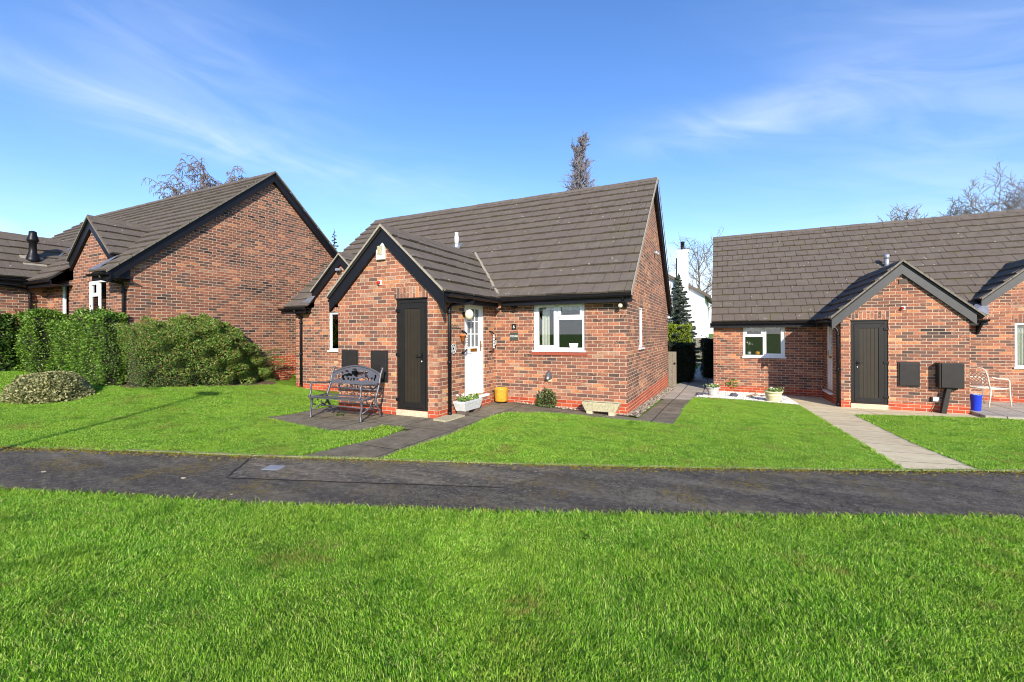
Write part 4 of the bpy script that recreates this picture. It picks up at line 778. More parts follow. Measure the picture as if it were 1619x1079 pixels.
rf = T.build('roof', M['tile'], Hl, uv=False); Sb.build('underlay', M['dark'], rf, uv=False); R_ = MB(); ridge(R_, (-24.1, 9.23, 6.68), (-12.66, 9.23, 6.68), .1, seed=7); R_.build('ridge_tiles', M['tile'], rf, uv=False)
T, Sb = MB(), MB(); Dw = math.hypot(1.52, 1.37)
slope(T, Sb, (-17.03, -7.2, 3.13), (0, 1, 0), (-1.52, 0, 1.37), 14.2, Dw, seed=33); slope(T, Sb, (-20.07, -7.2, 3.13), (0, 1, 0), (1.52, 0, 1.37), 14.2, Dw, seed=34)
rf = T.build('wing_roof', M['tile'], Hl, uv=False); Sb.build('underlay', M['dark'], rf, uv=False); R_ = MB(); ridge(R_, (-18.55, -7.2, 4.52), (-18.55, 6.7, 4.52), .09, seed=8); R_.build('ridge_tiles', M['tile'], rf, uv=False)
porch_roof(Hl, -14.62, 1.15, 4.60, .9, 5.41, 7.3, 'dormer_roof', 14)
B = Bag(); f2 = FW(YL); barge(B, f2, -14.62, 4.58, -15.74, 4.58-1.01, .27, .02, .075); barge(B, f2, -14.62, 4.58, -13.50, 4.58-1.01, .27, .02, .0751)
r3 = RW(XL); sL = 3.62/4.18; barge(B, r3, 9.23, 6.66, 5.06, 6.66-sL*4.17, .27, .06, .12, .27); barge(B, r3, 9.23, 6.66, 13.4, 6.66-sL*4.17, .27, .06, .1201, .27)
for a in (5.1, 13.36): B.prism([r3(9.23, 0, 6.40), r3(a, 0, 6.40-sL*4.13), r3(a, .06, 6.40-sL*4.13), r3(9.23, .06, 6.40)], (0, 0, .02))
B.prism([r3(5.0, .05, 3.05), r3(5.515, .05, 3.34), r3(5.515, .05, 2.86), r3(5.1, .05, 2.93)], (-.12, 0, 0)); B.build('bargeboard', M['black'], Hl)
V_ = Bag(); vm = 'verge'; strip(V_, f2, -14.62, 4.585, -15.76, 4.585-1.03, .045, .03, .1); strip(V_, f2, -14.62, 4.585, -13.48, 4.585-1.03, .045, .03, .1001); strip(V_, r3, 9.23, 6.665, 5.0, 6.665-sL*4.23, .05, .05, .15); strip(V_, r3, 9.23, 6.665, 13.43, 6.665-sL*4.2, .05, .05, .1501)
V_.build('verge', simple('grey_verge', (112, 106, 94), .9, .3, 12), Hl)
gutter(Hl, (-13.5, 5.01, 3.01), (-12.66, 5.01, 3.01), (0, -1, 0), wallgap=.5); gutter(Hl, (-17.2, 5.01, 3.01), (-15.72, 5.01, 3.01), (0, -1, 0), wallgap=.5); gutter(Hl, (-16.99, -7.2, 3.08), (-16.99, 5.05, 3.08), (1, 0, 0), wallgap=.3)
downpipe(Hl, [(-12.98, 5.01, 2.97), (-12.98, 5.03, 2.88), (-12.98, 5.44, 2.82), (-12.98, 5.46, 2.7), (-12.98, 5.46, .4)]); downpipe(Hl, [(-17.0, 4.2, 3.04), (-17.02, 4.22, 2.96), (-17.23, 5.12, 2.84), (-17.24, 5.16, 2.7), (-17.24, 5.16, .6)])
valley(Hl, (-14.62, 7.1, 4.62), (-13.44, 5.72, 3.58), 'dark'); valley(Hl, (-18.55, 6.65, 4.55), (-17.05, 5.05, 3.12), 'lead', .03)
mb = MB(); mb.prism([(-13.75, 5.10, 3.14), (-13.35, 5.10, 3.14), (-13.3, 5.5, 3.52), (-13.5, 5.5, 3.5)], (0, -.01, .012)); mb.build('flashing', M['lead'], Hl)
window(Hl, FW(YL), -14.91, -13.95, 1.95, 2.99, [(0, .48, .66, 1, 1), (0, .48, 0, .62, 0), (.52, 1, 0, 1, 0)], label='white window under the small front gable', curt=[(.3, .45, 0, 1), (.6, .95, 0, 1)])
window(Hl, FW(YL), -16.43, -15.97, 1.95, 2.99, [(0, 1, 0, 1, 0)], label='narrow white window beside the wing')
soldiers(Hl, FW(YL), -14.91, -13.95, 2.992, .22)
r = ray(52, 413)
# wing slope plane: z = 3.13 - .9013*(x+17.03)
t = (3.13-.9013*17.03-CH)/(r.z+.9013*r.x); p = CAM+r*t
mb = MB(); mb.lathe((p.x, p.y, p.z-.05), [(.16, 0), (.15, .1), (.13, .16), (.085, .3), (.08, .55), (.1, .56), (.1, .6), (.125, .61), (.125, .65), (.085, .8), (.08, .88), (.04, .9)], 16); mb.build('flue_terminal', M['black'], Hl, 'black flue terminal on the wing roof')
mb = MB(); mb.prism([(p.x+.20, p.y-.24, p.z-.16), (p.x+.20, p.y+.24, p.z-.16), (p.x-.15, p.y+.24, p.z+.16), (p.x-.15, p.y-.24, p.z+.16)], (.01, 0, .02)); mb.build('flue_flashing', M['verge'], Hl)
# ------------------------------------------------------------------ things fixed to or standing by the central bungalow
def meter(root_name, m, a0, a1, z0, z1, label, group=None, dep=.03):
    mb = MB(); mb.mbox(m, a0, a1, .0, dep, z0, z1); o = mb.build(root_name, M['meter'], bevel=.008); tag(o, label, 'meter box', group)
    l_ = MB(); l_.mbox(m, a0+.028, a1-.028, dep, dep+.014, z0+.03, z1-.03); l_.build('lid', M['meter'], o, bevel=.008); return o
f1 = FW(Y1); f2 = FW(Y2); r2 = RW(X2)
meter('meter_box', f1, -7.14, -6.70, .64, 1.25, 'flat dark brown meter box behind the left half of the bench')
meter('meter_box', f1, -6.35, -5.92, .63, 1.25, 'flat dark brown meter box between the bench and the central plank door')
mb = MB(); mb.mbox(f1, -6.17, -5.965, 0, .07, 3.03, 3.36); o = mb.build('alarm_box', M['chrome'], bevel=.015); tag(o, 'white burglar alarm box under the peak of the central porch gable', 'alarm box')
q = MB(); q.mbox(f1, -6.13, -6.0, .07, .078, 3.12, 3.3); q.build('cover', M['stone'], o, bevel=.004)
def red_cap(m, a, z, label):
    mb = MB(); mb.mbox(m, a-.03, a+.045, 0, .02, z-.05, z+.05); o = mb.build('fire_bell', M['chrome'], bevel=.006); tag(o, label, 'wall sounder'); c = MB(); c.tube([m(a-.01, .02, z), m(a-.01, .07, z-.01)], [.036, .028], 12); c.build('cap', M['red'], o)
red_cap(f1, -6.12, 2.59, 'small red capped sounder in the middle of the central porch gable'); red_cap(FW(Yp), 3.845, 2.14, 'small red capped sounder on the right-hand porch gable')
def floodlight(m, a, z, label, sc=1.0, mt='black'):
    mb = MB(); mb.mbox(m, a-.02, a+.02, 0, .05, z-.03, z+.05); mb.mbox(m, a-.07*sc, a+.07*sc, .05, .12, z-.02, z+.05); o = mb.build('floodlight', M[mt], bevel=.008); tag(o, label, 'security light')
    s_ = MB(); s_.ball(m(a, .09, z-.06), .03, 6); s_.build('sensor', M['black'], o)
floodlight(f2, -4.24, 2.17, 'small black security light under the eaves above the number plaque'); floodlight(f2, -9.64, 3.36, 'grey security light at the peak of the small gable left of the central porch', 1.2, 'alum')
mb = MB(); mb.tube([f2(-1.86, .0, 2.14), f2(-1.86, .12, 2.12)], .02, 8); o = mb.build('eaves_lamp', M['black']); tag(o, 'small round lamp under the right end of the central gutter', 'lamp'); s_ = MB(); s_.ball(f2(-1.86, .16, 2.12), .045, 8); s_.build('bulb', M['lampw'], o)
mb = MB(); mb.lathe((0, 0, 0), [(.05, 0), (.055, .05), (.05, .07)], 16); mb.v = [r2(7.62+x, .0+z, 1.96+y) for x, y, z in mb.v]; o = mb.build('porch_lamp', M['black']); tag(o, 'round cream globe lamp on the wall left of the white front door', 'wall lamp'); s_ = MB(); s_.ball(r2(7.62, .13, 1.96), .105, 12, (.75, 1, 1)); s_.build('globe', M['lampw'], o)
# number and name plaques
def lettering(txt, m_mat, h, name, parent, mat, bold=0):
    cu = bpy.data.curves.new('t', 'FONT'); cu.body = txt; cu.size = h; cu.align_x = 'CENTER'; cu.align_y = 'CENTER'; cu.extrude = .002; cu.offset = bold
    to = bpy.data.objects.new('t', cu); COL.objects.link(to); dg = bpy.context.evaluated_depsgraph_get(); me = bpy.data.meshes.new_from_object(to.evaluated_get(dg)); bpy.data.objects.remove(to)
    me.transform(m_mat); me.transform(Matrix.Translation(-origin(parent))); me.materials.clear(); me.materials.append(mat); me.name = name
    o = bpy.data.objects.new(name, me); COL.objects.link(o); o.parent = parent; return o
def wallmat(x, y, z): return Matrix.Translation((x, y, z)) @ Matrix.Rotation(math.pi/2, 4, 'X')
mb = MB(); mb.mbox(f2, -4.335, -4.225, 0, .015, 1.66, 1.79); o = mb.build('number_plaque', M['black'], bevel=.02); tag(o, 'small rounded black house number plaque above the name plaque', 'plaque'); lettering('6', wallmat(-4.28, Y2-.016, 1.724), .10, 'numeral', o, M['ink'], .001)
mb = MB(); mb.mbox(f2, -4.385, -4.175, 0, .015, 1.42, 1.59); o = mb.build('name_plaque', M['plaque'], bevel=.01); tag(o, 'slate-green house name plaque left of the main window', 'plaque'); lettering('CEDAR', wallmat(-4.28, Y2-.016, 1.512), .062, 'lettering', o, M['ink'], .001)
def grab(m, a, z0, z1, label):
    mb = MB(); P = [m(a-.06, .0, z1+.03), m(a-.05, .05, z1+.02), m(a, .075, z1-.03), m(a, .08, (z0+z1)/2), m(a, .075, z0+.03), m(a-.05, .05, z0-.02), m(a-.06, 0, z0-.03)]
    mb.tube(P, .018, 10); o = mb.build('grab_rail', M['black']); tag(o, label, 'grab rail'); g = MB()
    for k in range(9): zz = z0+.06+(z1-z0-.12)*k/8; g.tube([m(a, .078, zz-.012), m(a, .078, zz+.012)], .0215, 10)
    g.build('grip', M['chrome'], o)
grab(r2, 7.60, 1.22, 1.60, 'ribbed white grab rail on the wall just left of the white front door'); grab(r2, 8.76, 1.20, 1.60, 'ribbed white grab rail on the wall just right of the white front door')
# key safe behind the right rail
mb = MB(); mb.mbox(r2, 8.86, 8.94, 0, .05, 1.28, 1.46); o = mb.build('key_safe', M['black'], bevel=.008); tag(o, 'small black key safe in the corner beside the right grab rail', 'key safe'); g = MB()
for k in range(4): g.mbox(r2, 8.885, 8.915, .05, .058, 1.31+k*.03, 1.33+k*.03)
g.build('buttons', M['chrome'], o)
# hanging terracotta pot and lattice plate
mb = MB()
for k in range(3):
    y = 7.18+k*.09; mb.tube([r2(y+.035*math.cos(t_*.628), .012, 1.72+.035*math.sin(t_*.628)) for t_ in range(11)], .005, 5, cap=False)
mb.tube([r2(7.14, .012, 1.68), r2(7.5, .012, 1.68)], .006, 6); mb.tube([r2(7.21, .012, 1.68), r2(7.21, .012, 1.36)], .004, 5); mb.tube([r2(7.47, .012, 1.68), r2(7.47, .03, 1.55)], .004, 5)
o = mb.build('wall_hanger', M['brown']); tag(o, 'curly wrought wire wall hanger above the hanging pot', 'wall hanger')
mb = MB(); mb.lathe(r2(7.47, .075, 1.43), [(.035, 0), (.055, .1), (.066, .1), (.068, .13), (.06, .13), (.055, .11)], 16); o = mb.build('hanging_pot', M['terra']); tag(o, 'small terracotta pot hung on the wall beside the white front door', 'plant pot')
mb = MB(); c = (7.21, 1.28)
mb.tube([r2(c[0]+.085*math.cos(k*.3142), .02, c[1]+.095*math.sin(k*.3142)) for k in range(21)], .009, 6, cap=False); mb.tube([r2(c[0]+.045*math.cos(k*.3142), .02, c[1]+.05*math.sin(k*.3142)) for k in range(21)], .006, 6, cap=False)
for k in range(8): a = k*.785; mb.tube([r2(c[0]+.02*math.cos(a), .02, c[1]+.02*math.sin(a)), r2(c[0]+.085*math.cos(a), .02, c[1]+.095*math.sin(a))], .005, 5)
o = mb.build('wall_plaque', M['whitep']); tag(o, 'round pale openwork plaque hanging right of the downpipe', 'wall plaque'); b = MB(); b.lathe((0, 0, 0), [(.075, 0), (.075, .004)], 20); b.v = [r2(c[0]+x, .004+z, c[1]+y) for x, y, z in b.v]; b.build('backing', M['black'], o)
# boiler flue guard low on the wall
mb = MB(); pf = onA(1, Y2, 868, 594); pr = []
for k in range(7):
    a = math.pi*k/6; pr.append((math.cos(a), math.sin(a)))
for z, w_, d_ in [(0, .02, .02)]: pass
ring = [[(pf.x+c_[0]*w_, Y2-.005-d_*c_[1], z) for c_ in pr] for z, w_, d_ in [(pf.z+.11, .015, .02), (pf.z+.06, .055, .07), (pf.z-.02, .075, .12), (pf.z-.07, .07, .14)]]
for q0, q1 in zip(ring, ring[1:]):
    for k in range(6): mb.face([q0[k], q0[k+1], q1[k+1], q1[k]], True)
mb.face(ring[0]); o = mb.build('flue_cowl', M['bench']); tag(o, 'small grey hooded cowl low on the wall under the main window', 'flue cowl')
mb = MB(); mb.tube([(pf.x+.02, Y2, pf.z-.09), (pf.x+.03, Y2-.03, pf.z-.09)], .05, 10); mb.build('outlet', M['stone'], o)
# plain shrub-free props: hanging vent ring high on the side gable
mb = MB(); pv = onA(0, X3, 1034, 400); mb.tube([(X3, pv.y, pv.z), (X3+.10, pv.y, pv.z-.01)], .05, 12); mb.tube([(X3+.1, pv.y, pv.z-.01), (X3+.12, pv.y, pv.z-.08)], .035, 10); o = mb.build('gable_lamp', M['alum']); tag(o, 'small grey lamp high on the side gable of the central bungalow', 'lamp')
# ------------------------------------------------------------------ foliage kit
def leaves(C, size, out=None, asp=.5, seed=0, up=.0, flat=.5):   # one leaf quad (diamond) per centre
    r = np.random.default_rng(seed); C = np.asarray(C, float); n = len(C); L = size*r.uniform(.6, 1.35, n)[:, None]
    d = r.normal(size=(n, 3)); d[:, 2] += up; 
    if out is not None: d = d*(1-flat)+np.asarray(out)*flat*1.4
    d /= np.linalg.norm(d, axis=1)[:, None]+1e-9
    s_ = np.cross(d, r.normal(size=(n, 3))); s_ /= np.linalg.norm(s_, axis=1)[:, None]+1e-9; nn = np.cross(d, s_)
    return np.stack([C-d*L*.5, C+s_*L*asp*.5-nn*L*.08-d*L*.05, C+d*L*.5, C-s_*L*asp*.5-nn*L*.08-d*L*.05], 1).reshape(-1, 3)
def foliage(name, V, mat, parent): return fast_mesh(name, V, 4, mat, parent)
def box_hedge(x0, x1, y0, y1, z0, z1, mat, n, size, label, ht=.03, seed=0, cat='hedge', ang=0.0, rough=.07):
    cx, cy = (x0+x1)/2, (y0+y1)/2; r = np.random.default_rng(seed); t = thing('hedge', (cx, cy, z0), label, cat)
    hx, hy = (x1-x0)/2, (y1-y0)/2; H_ = z1-z0
    ar = np.array([2*hy*H_, 2*hy*H_, 2*hx*H_, 2*hx*H_, 4*hx*hy]); f = r.choice(5, n, p=ar/ar.sum()); u = r.uniform(-1, 1, n); v = r.uniform(-1, 1, n); w = r.uniform(0, 1, n)
    X = np.where(f == 0, -hx, np.where(f == 1, hx, u*hx)); Y = np.where(f == 2, -hy, np.where(f == 3, hy, np.where(f == 4, v*hy, u*hy))); Y = np.where(f < 2, u*hy, Y); Zz = np.where(f == 4, H_, w*H_)
    N = np.zeros((n, 3)); N[f == 0, 0] = -1; N[f == 1, 0] = 1; N[f == 2, 1] = -1; N[f == 3, 1] = 1; N[f == 4, 2] = 1
    bul = .5*np.sin(X*4.1+Zz*5.3+seed)+.5*np.sin(Y*4.7-Zz*3.9+X*6.1)+.4*np.sin(X*13+Zz*9+Y*11); dep = -r.exponential(.035, n)+rough*bul*.9+r.normal(0, .015, n)
    base_in = -.10*np.clip(1-Zz/(.18*H_), 0, 1); P = np.stack([X, Y, Zz], 1)+N*(dep+np.where(f < 4, base_in, 0))[:, None]; sp = r.random(n) < .05; P[sp] += N[sp]*r.uniform(.02, .13, sp.sum())[:, None]
    ca, sa = math.cos(ang), math.sin(ang); Rm = np.array([[ca, -sa, 0], [sa, ca, 0], [0, 0, 1]]); P = P@Rm.T+np.array([cx, cy, z0]); foliage('foliage', leaves(P, size, N@Rm.T, .6, seed, .2, .45), mat, t)
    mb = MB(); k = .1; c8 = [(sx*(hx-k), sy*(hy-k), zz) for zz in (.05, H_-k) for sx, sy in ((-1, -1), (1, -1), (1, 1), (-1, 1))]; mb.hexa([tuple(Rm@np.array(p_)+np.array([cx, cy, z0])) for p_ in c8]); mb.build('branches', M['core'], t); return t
def blob(c, rad, mat, n, size, label, name='shrub', cat='shrub', seed=0, asp=.55, bumpy=.12, low=0.0, stems=0, core=.8, stemmat=None):
    r = np.random.default_rng(seed); t = thing(name, c, label, cat); d = r.normal(size=(n, 3)); d[:, 2] = np.abs(d[:, 2])-low; d /= np.linalg.norm(d, axis=1)[:, None]
    k = 1+bumpy*(np.sin(d[:, 0]*6+seed)*np.cos(d[:, 1]*5+d[:, 2]*4)+.6*np.sin(d[:, 2]*11+d[:, 0]*9)); k *= 1-r.exponential(.07, n); P = d*k[:, None]*np.array(rad)+np.array(c)
    foliage('foliage', leaves(P, size, d, asp, seed, .15, .4), mat, t)
    if core:
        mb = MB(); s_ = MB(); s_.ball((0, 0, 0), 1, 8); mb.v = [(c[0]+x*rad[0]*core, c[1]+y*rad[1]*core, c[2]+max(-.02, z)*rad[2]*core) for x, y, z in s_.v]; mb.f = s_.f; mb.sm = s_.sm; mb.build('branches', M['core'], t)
    if stems:
        mb = MB()
        for i in range(stems):
            e = P[r.integers(n)]; b = Vector(c)+Vector((r.uniform(-.03, .03), r.uniform(-.03, .03), -.02)); m_ = b.lerp(Vector(e), .5)+Vector((0, 0, .03)); mb.tube([b, m_, e], [.008, .005, .003], 5)
        mb.build('stems', stemmat or M['twigd'], t)
    return t
def GP(px, py): x, y = onG(px, py); return (x, y, g1(x, y))
# hedges by the left bungalow
box_hedge(-14.25, -12.74, 4.96, 5.44, .30, 2.08, M['hedge'], 17000, .05, 'clipped light green hedge at the corner of the left bungalow beside its tall gable', seed=1, rough=.10)
box_hedge(-15.55, -14.28, 4.98, 5.42, .36, 1.90, M['hedge'], 13000, .052, 'lower clipped light green hedge in the middle of the left hedges', seed=2, rough=.10)
box_hedge(-16.75, -15.58, 4.7, 5.35, .45, 2.14, M['hedge'], 13000, .055, 'clipped light green hedge under the narrow window of the left bungalow', seed=3, rough=.10)
box_hedge(-17.25, -16.45, .0, 4.6, .62, 2.10, M['hedgeb'], 22000, .075, 'darker large-leaved hedge along the wing at the left edge', seed=4, rough=.10)
# spreading cotoneaster against the blank gable
def coto():
    r = np.random.default_rng(9); t = thing('wall_shrub', (-12.4, 7.5, .1), 'wide dark green wall shrub spreading over the foot of the blank brick gable', 'shrub')
    n = 42000; y = r.uniform(5.08, 9.2, n);  prof = np.interp(y, [5.2, 5.7, 6.3, 6.7, 7.5, 7.9, 8.3, 8.75, 9.1], [1.80, 1.92, 1.95, 2.10, 2.02, 1.72, 1.42, .95, .45]); gb = gz(np.full(n, -12.2), y)
    prof = prof+.07*np.sin(y*9)+.05*np.sin(y*23+1)
    th_ = r.uniform(0, math.pi/2, n); dd_ = np.interp(y, [5.05, 5.3, 7.4, 8.3, 9.2], [.75, .95, .85, .45, .10])
    x = -12.84+dd_*(np.cos(th_)**.6)*(1-r.exponential(.05, n)); z = gb+(prof-gb)*np.sin(th_)**.75*(1-r.exponential(.03, n)); x += .09*np.sin(y*7+z*5)+.06*np.sin(z*13-y*4)
    x = np.maximum(x, np.where(y < 5.5, -13.0, -12.83)); P = np.stack([x, y, z], 1); N = np.stack([np.cos(th_), np.zeros(n), np.sin(th_)], 1); V = [leaves(P, .048, N, .55, 9, .2, .35)]
    mb = MB()
    for i in range(150):                                        # arching sprays
        y0 = r.uniform(5.4, 8.9); pr_ = float(np.interp(y0, [5.2, 6.3, 6.7, 7.5, 8.3, 9.1], [1.85, 1.98, 2.1, 2.0, 1.4, .5])); sx = r.uniform(.2, .9); b = Vector((-12.75+sx*.7, y0, g1(-12.3, y0)+(pr_-g1(-12.3, y0))*r.uniform(.55, .98)*(1-sx*.25)))
        dr = Vector((r.uniform(.1, .8), r.uniform(-.5, .9) if y0 < 8.3 else r.uniform(.4, 1), r.uniform(.3, .9))).normalized(); L = r.uniform(.25, .55) if y0 < 8.2 else r.uniform(.4, .75); pts = [b+dr*L*k/5-Z0*(.35*L*(k/5)**2) for k in range(6)]; mb.tube(pts, [.006, .005, .004, .004, .003, .002], 4)
        c = []; 
        for k in range(34): u = r.uniform(.1, 1); q = b+dr*L*u-Z0*(.35*L*u*u); c.append((q.x+r.normal(0, .015), q.y+r.normal(0, .015), q.z+r.normal(0, .015)))
        V.append(leaves(c, .034, None, .55, i))
    foliage('foliage', np.concatenate(V), M['coto'], t); mb.build('stems', M['twigd'], t)
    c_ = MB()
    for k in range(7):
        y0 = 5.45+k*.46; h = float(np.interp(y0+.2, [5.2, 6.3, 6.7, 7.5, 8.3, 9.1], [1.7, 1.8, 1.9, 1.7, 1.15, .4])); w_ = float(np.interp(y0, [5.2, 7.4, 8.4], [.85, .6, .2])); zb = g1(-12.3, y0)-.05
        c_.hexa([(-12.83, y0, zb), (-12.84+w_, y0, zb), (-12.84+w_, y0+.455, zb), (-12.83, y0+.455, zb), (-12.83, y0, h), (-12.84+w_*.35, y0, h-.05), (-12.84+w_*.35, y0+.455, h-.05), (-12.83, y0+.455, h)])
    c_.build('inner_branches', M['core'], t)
coto()
c = GP(50, 633); blob((c[0]-.12, c[1]+.30, c[2]-.02), (.84, .66, .56), M['mound'], 15000, .055, 'low rounded variegated shrub on the left lawn', seed=21, bumpy=.06, core=.88)
# tuft of green by the gable foot
c = (-12.55, 10.15, g1(-12.5, 10.1)); blob(c, (.35, .45, .22), M['grass'], 900, .09, 'patch of long weeds at the foot of the red brick plinth', 'weeds', 'weeds', 23, .2, core=0)
c = GP(873, 640); blob((c[0]+.02, 8.86, c[2]+.12), (.23, .13, .30), M['heb'], 900, .05, 'small dark evergreen shrub against the wall under the main window', seed=24, low=.6, stems=9, core=.45)
mb = MB(); mb.tube([(c[0]-.17, 8.84, c[2]+.0), (c[0]-.11, 8.9, c[2]+.42)], .006, 6); o = mb.build('garden_cane', M['whitep']); tag(o, 'pale cane leaning beside the small evergreen shrub', 'cane')
c = GP(1156, 619); blob((c[0], c[1]-.12, c[2]+.28), (.24, .18, .24), M['succ'], 420, .075, 'young yellow-green shrub against the wall under the right-hand window', seed=25, low=.5, stems=14, core=0)
# ------------------------------------------------------------------ pots and planters
def trough(cx, cy, z, L, Wd, H_, ang, mat, name, label, blocks, plant=None):
    t = thing(name, (cx, cy, z), label, 'planter'); ca, sa = math.cos(ang), math.sin(ang)
    P = lambda x, y, zz: (cx+x*ca-y*sa, cy+x*sa+y*ca, z+zz)
    mb = MB(); b = .06; k = .82; hb = .07 if blocks else .015
    mb.hexa([P(-L/2*k, -Wd/2*k, hb), P(L/2*k, -Wd/2*k, hb), P(L/2*k, Wd/2*k, hb), P(-L/2*k, Wd/2*k, hb), P(-L/2*.985, -Wd/2*.97, H_-.045), P(L/2*.985, -Wd/2*.97, H_-.045), P(L/2*.985, Wd/2*.97, H_-.045), P(-L/2*.985, Wd/2*.97, H_-.045)])
    for (x0, x1, y0, y1) in ((-L/2, L/2, -Wd/2, -Wd/2+.035), (-L/2, L/2, Wd/2-.035, Wd/2), (-L/2, -L/2+.035, -Wd/2+.035, Wd/2-.035), (L/2-.035, L/2, -Wd/2+.035, Wd/2-.035)):
        mb.hexa([P(x0, y0, H_-.047), P(x1, y0, H_-.047), P(x1, y1, H_-.047), P(x0, y1, H_-.047), P(x0, y0, H_), P(x1, y0, H_), P(x1, y1, H_), P(x0, y1, H_)])
    mb.build('bowl', mat, t, bevel=.006); s_ = MB(); s_.face([P(-L/2+.03, -Wd/2+.03, H_-.02), P(L/2-.03, -Wd/2+.03, H_-.02), P(L/2-.03, Wd/2-.03, H_-.02), P(-L/2+.03, Wd/2-.03, H_-.02)]); s_.build('compost', M['soil'], t)
    if blocks:
        for x in (-L*.3, L*.3): q = MB(); q.hexa([P(x-.06, -Wd/2*.78, 0), P(x+.06, -Wd/2*.78, 0), P(x+.06, Wd/2*.7, 0), P(x-.06, Wd/2*.7, 0)]+[P(x-.06, -Wd/2*.78, .07), P(x+.06, -Wd/2*.78, .07), P(x+.06, Wd/2*.7, .07), P(x-.06, Wd/2*.7, .07)]); q.build('foot', M['brown'] if mat == M['whitep'] else M['concrete'], t)
    return P
trough(-2.23, 8.75, g1(-2.23, 8.75), .74, .25, .25, .03, M['stone'], 'stone_trough', 'pale weathered stone trough on brick feet by the right corner of the central bungalow', 1)
P_ = trough(-4.54, 7.42, g1(-4.5, 7.4)+.01, .66, .27, .26, math.pi/2-.02, M['whitep'], 'white_trough', 'white stone trough of succulents beside the white front door', 1)
cs = [P_(random.uniform(-.28, .28), random.uniform(-.09, .09), .27+random.uniform(0, .10)*random.random()) for _ in range(520)]; t = thing('succulents', P_(0, 0, .26), 'mixed succulents and a small white flower in the white trough', 'plants'); foliage('foliage', leaves(cs, .05, None, .6, 3, .8), M['succ'], t)
cs = [P_(random.uniform(-.3, .05), random.uniform(-.08, .08), .33+random.uniform(0, .05)) for _ in range(22)]; foliage('flowers', leaves(cs, .045, None, .9, 4), M['flower'], t)
c = GP(787, 636); mb = MB(); yp = (-4.50, 8.76, g1(-4.5, 8.76)); mb.lathe((yp[0], yp[1], yp[2]+.035), [(.135, 0), (.145, .03), (.150, .25), (.156, .275), (.158, .30), (.145, .30), (.143, .27), (.02, .265)], 32); o = mb.build('glazed_pot', M['yellow']); tag(o, 'yellow glazed pot in the corner between porch and main wall', 'plant pot')
for k in range(3): a = k*2.09+.5; q = MB(); q.box(yp[0]+.1*math.cos(a)-.03, yp[0]+.1*math.cos(a)+.03, yp[1]+.1*math.sin(a)-.03, yp[1]+.1*math.sin(a)+.03, yp[2], yp[2]+.035); q.build('pot_foot', M['black'], o)
def round_pot(px, py, r, h, mat, label, plabel, seed):
    c = GP(px, py); c = (c[0], c[1]+r, c[2]); mb = MB(); mb.lathe(c, [(r*.62, 0), (r*.68, .02), (r*.80, h*.35), (r*.90, h*.62), (r*.93, h*.66), (r*.90, h*.70), (r*.98, h*.86), (r*1.06, h*.88), (r*1.08, h), (r*.94, h), (r*.9, h*.9), (.01, h*.9)], 28); o = mb.build('flower_pot', mat); tag(o, label, 'plant pot')
    t = thing('pansies', (c[0], c[1], c[2]+h*.9), plabel, 'plants'); rr = np.random.default_rng(seed); P = rr.normal(0, 1, (260, 3))*np.array([r*.42, r*.42, .03])+np.array([c[0], c[1], c[2]+h+.03]); foliage('foliage', leaves(P, .05, None, .6, seed, .5), M['succ'], t); P = P[:26]+np.array([0, 0, .03]); foliage('flowers', leaves(P, .045, None, .9, seed+1, .3), M['flower'], t)
round_pot(1127, 628, .17, .27, M['whitep'], 'pale round flower pot at the left corner of the right-hand bungalow', 'white flowers and leaves in the pale pot at the bungalow corner', 31); round_pot(1224, 638, .21, .30, M['cream_pot'], 'cream ringed flower pot on the right end of the white gravel bed', 'white flowers and leaves in the cream ringed pot', 32)
def rock(px, py, s_, mat, label, seed):
    c = GP(px, py); r = random.Random(seed); mb = MB(); mb.ball((0, 0, 0), 1, 5); mb.v = [(c[0]+x*s_[0]*(1+.18*math.sin(x*5+z*7+seed)), c[1]+.06+y*s_[1]*(1+.15*math.sin(y*7+seed)), c[2]+s_[2]*.55+z*s_[2]*(1+.2*math.sin(x*6+seed*2))) for x, y, z in mb.v]; mb.sm = [False]*len(mb.f); tag(mb.build('rock', mat), label, 'rock')
rock(1105, 627, (.11, .09, .07), M['rock'], 'dark rock left of the pale round flower pot', 1); rock(1160, 629, (.12, .09, .09), M['rock'], 'dark rock on the gravel in front of the young shrub', 2); rock(1186, 630, (.09, .08, .06), M['rockb'], 'tan rock in the middle of the white gravel bed', 3); rock(1195, 628, (.1, .07, .06), M['rockb'], 'brownish rock touching the tan rock on the gravel bed', 4); rock(1208, 629, (.12, .08, .04), M['rock'], 'flat dark rock just left of the cream ringed pot', 5)
# things on the inner sills
mb = MB(); mb.box(-2.98, -2.82, 9.04, 9.09, 1.27, 1.36); mb.v = [(x+(.02 if z > 1.3 and x > -2.9 else (-.02 if z > 1.3 else 0)), y, z) for x, y, z in mb.v]; o = mb.build('window_ornament', M['chrome']); tag(o, 'small white ornament on the sill inside the main window', 'ornament')
t = thing('orchid', (.72, 15.84, .9), 'white orchid in a pot inside the right-hand window', 'houseplant'); mb = MB(); mb.lathe((.72, 15.84, .88), [(.04, 0), (.055, .08), (.055, .09)], 14); mb.build('pot', M['chrome'], t); mb = MB(); mb.tube([(.72, 15.84, .97), (.70, 15.84, 1.15), (.75, 15.84, 1.32)], .004, 5); mb.build('stem', M['succ'], t); foliage('flowers', leaves([(.72+random.uniform(-.1, .1), 15.84, 1.26+random.uniform(-.06, .08)) for _ in range(16)], .05, None, .9, 3), M['flower'], t)
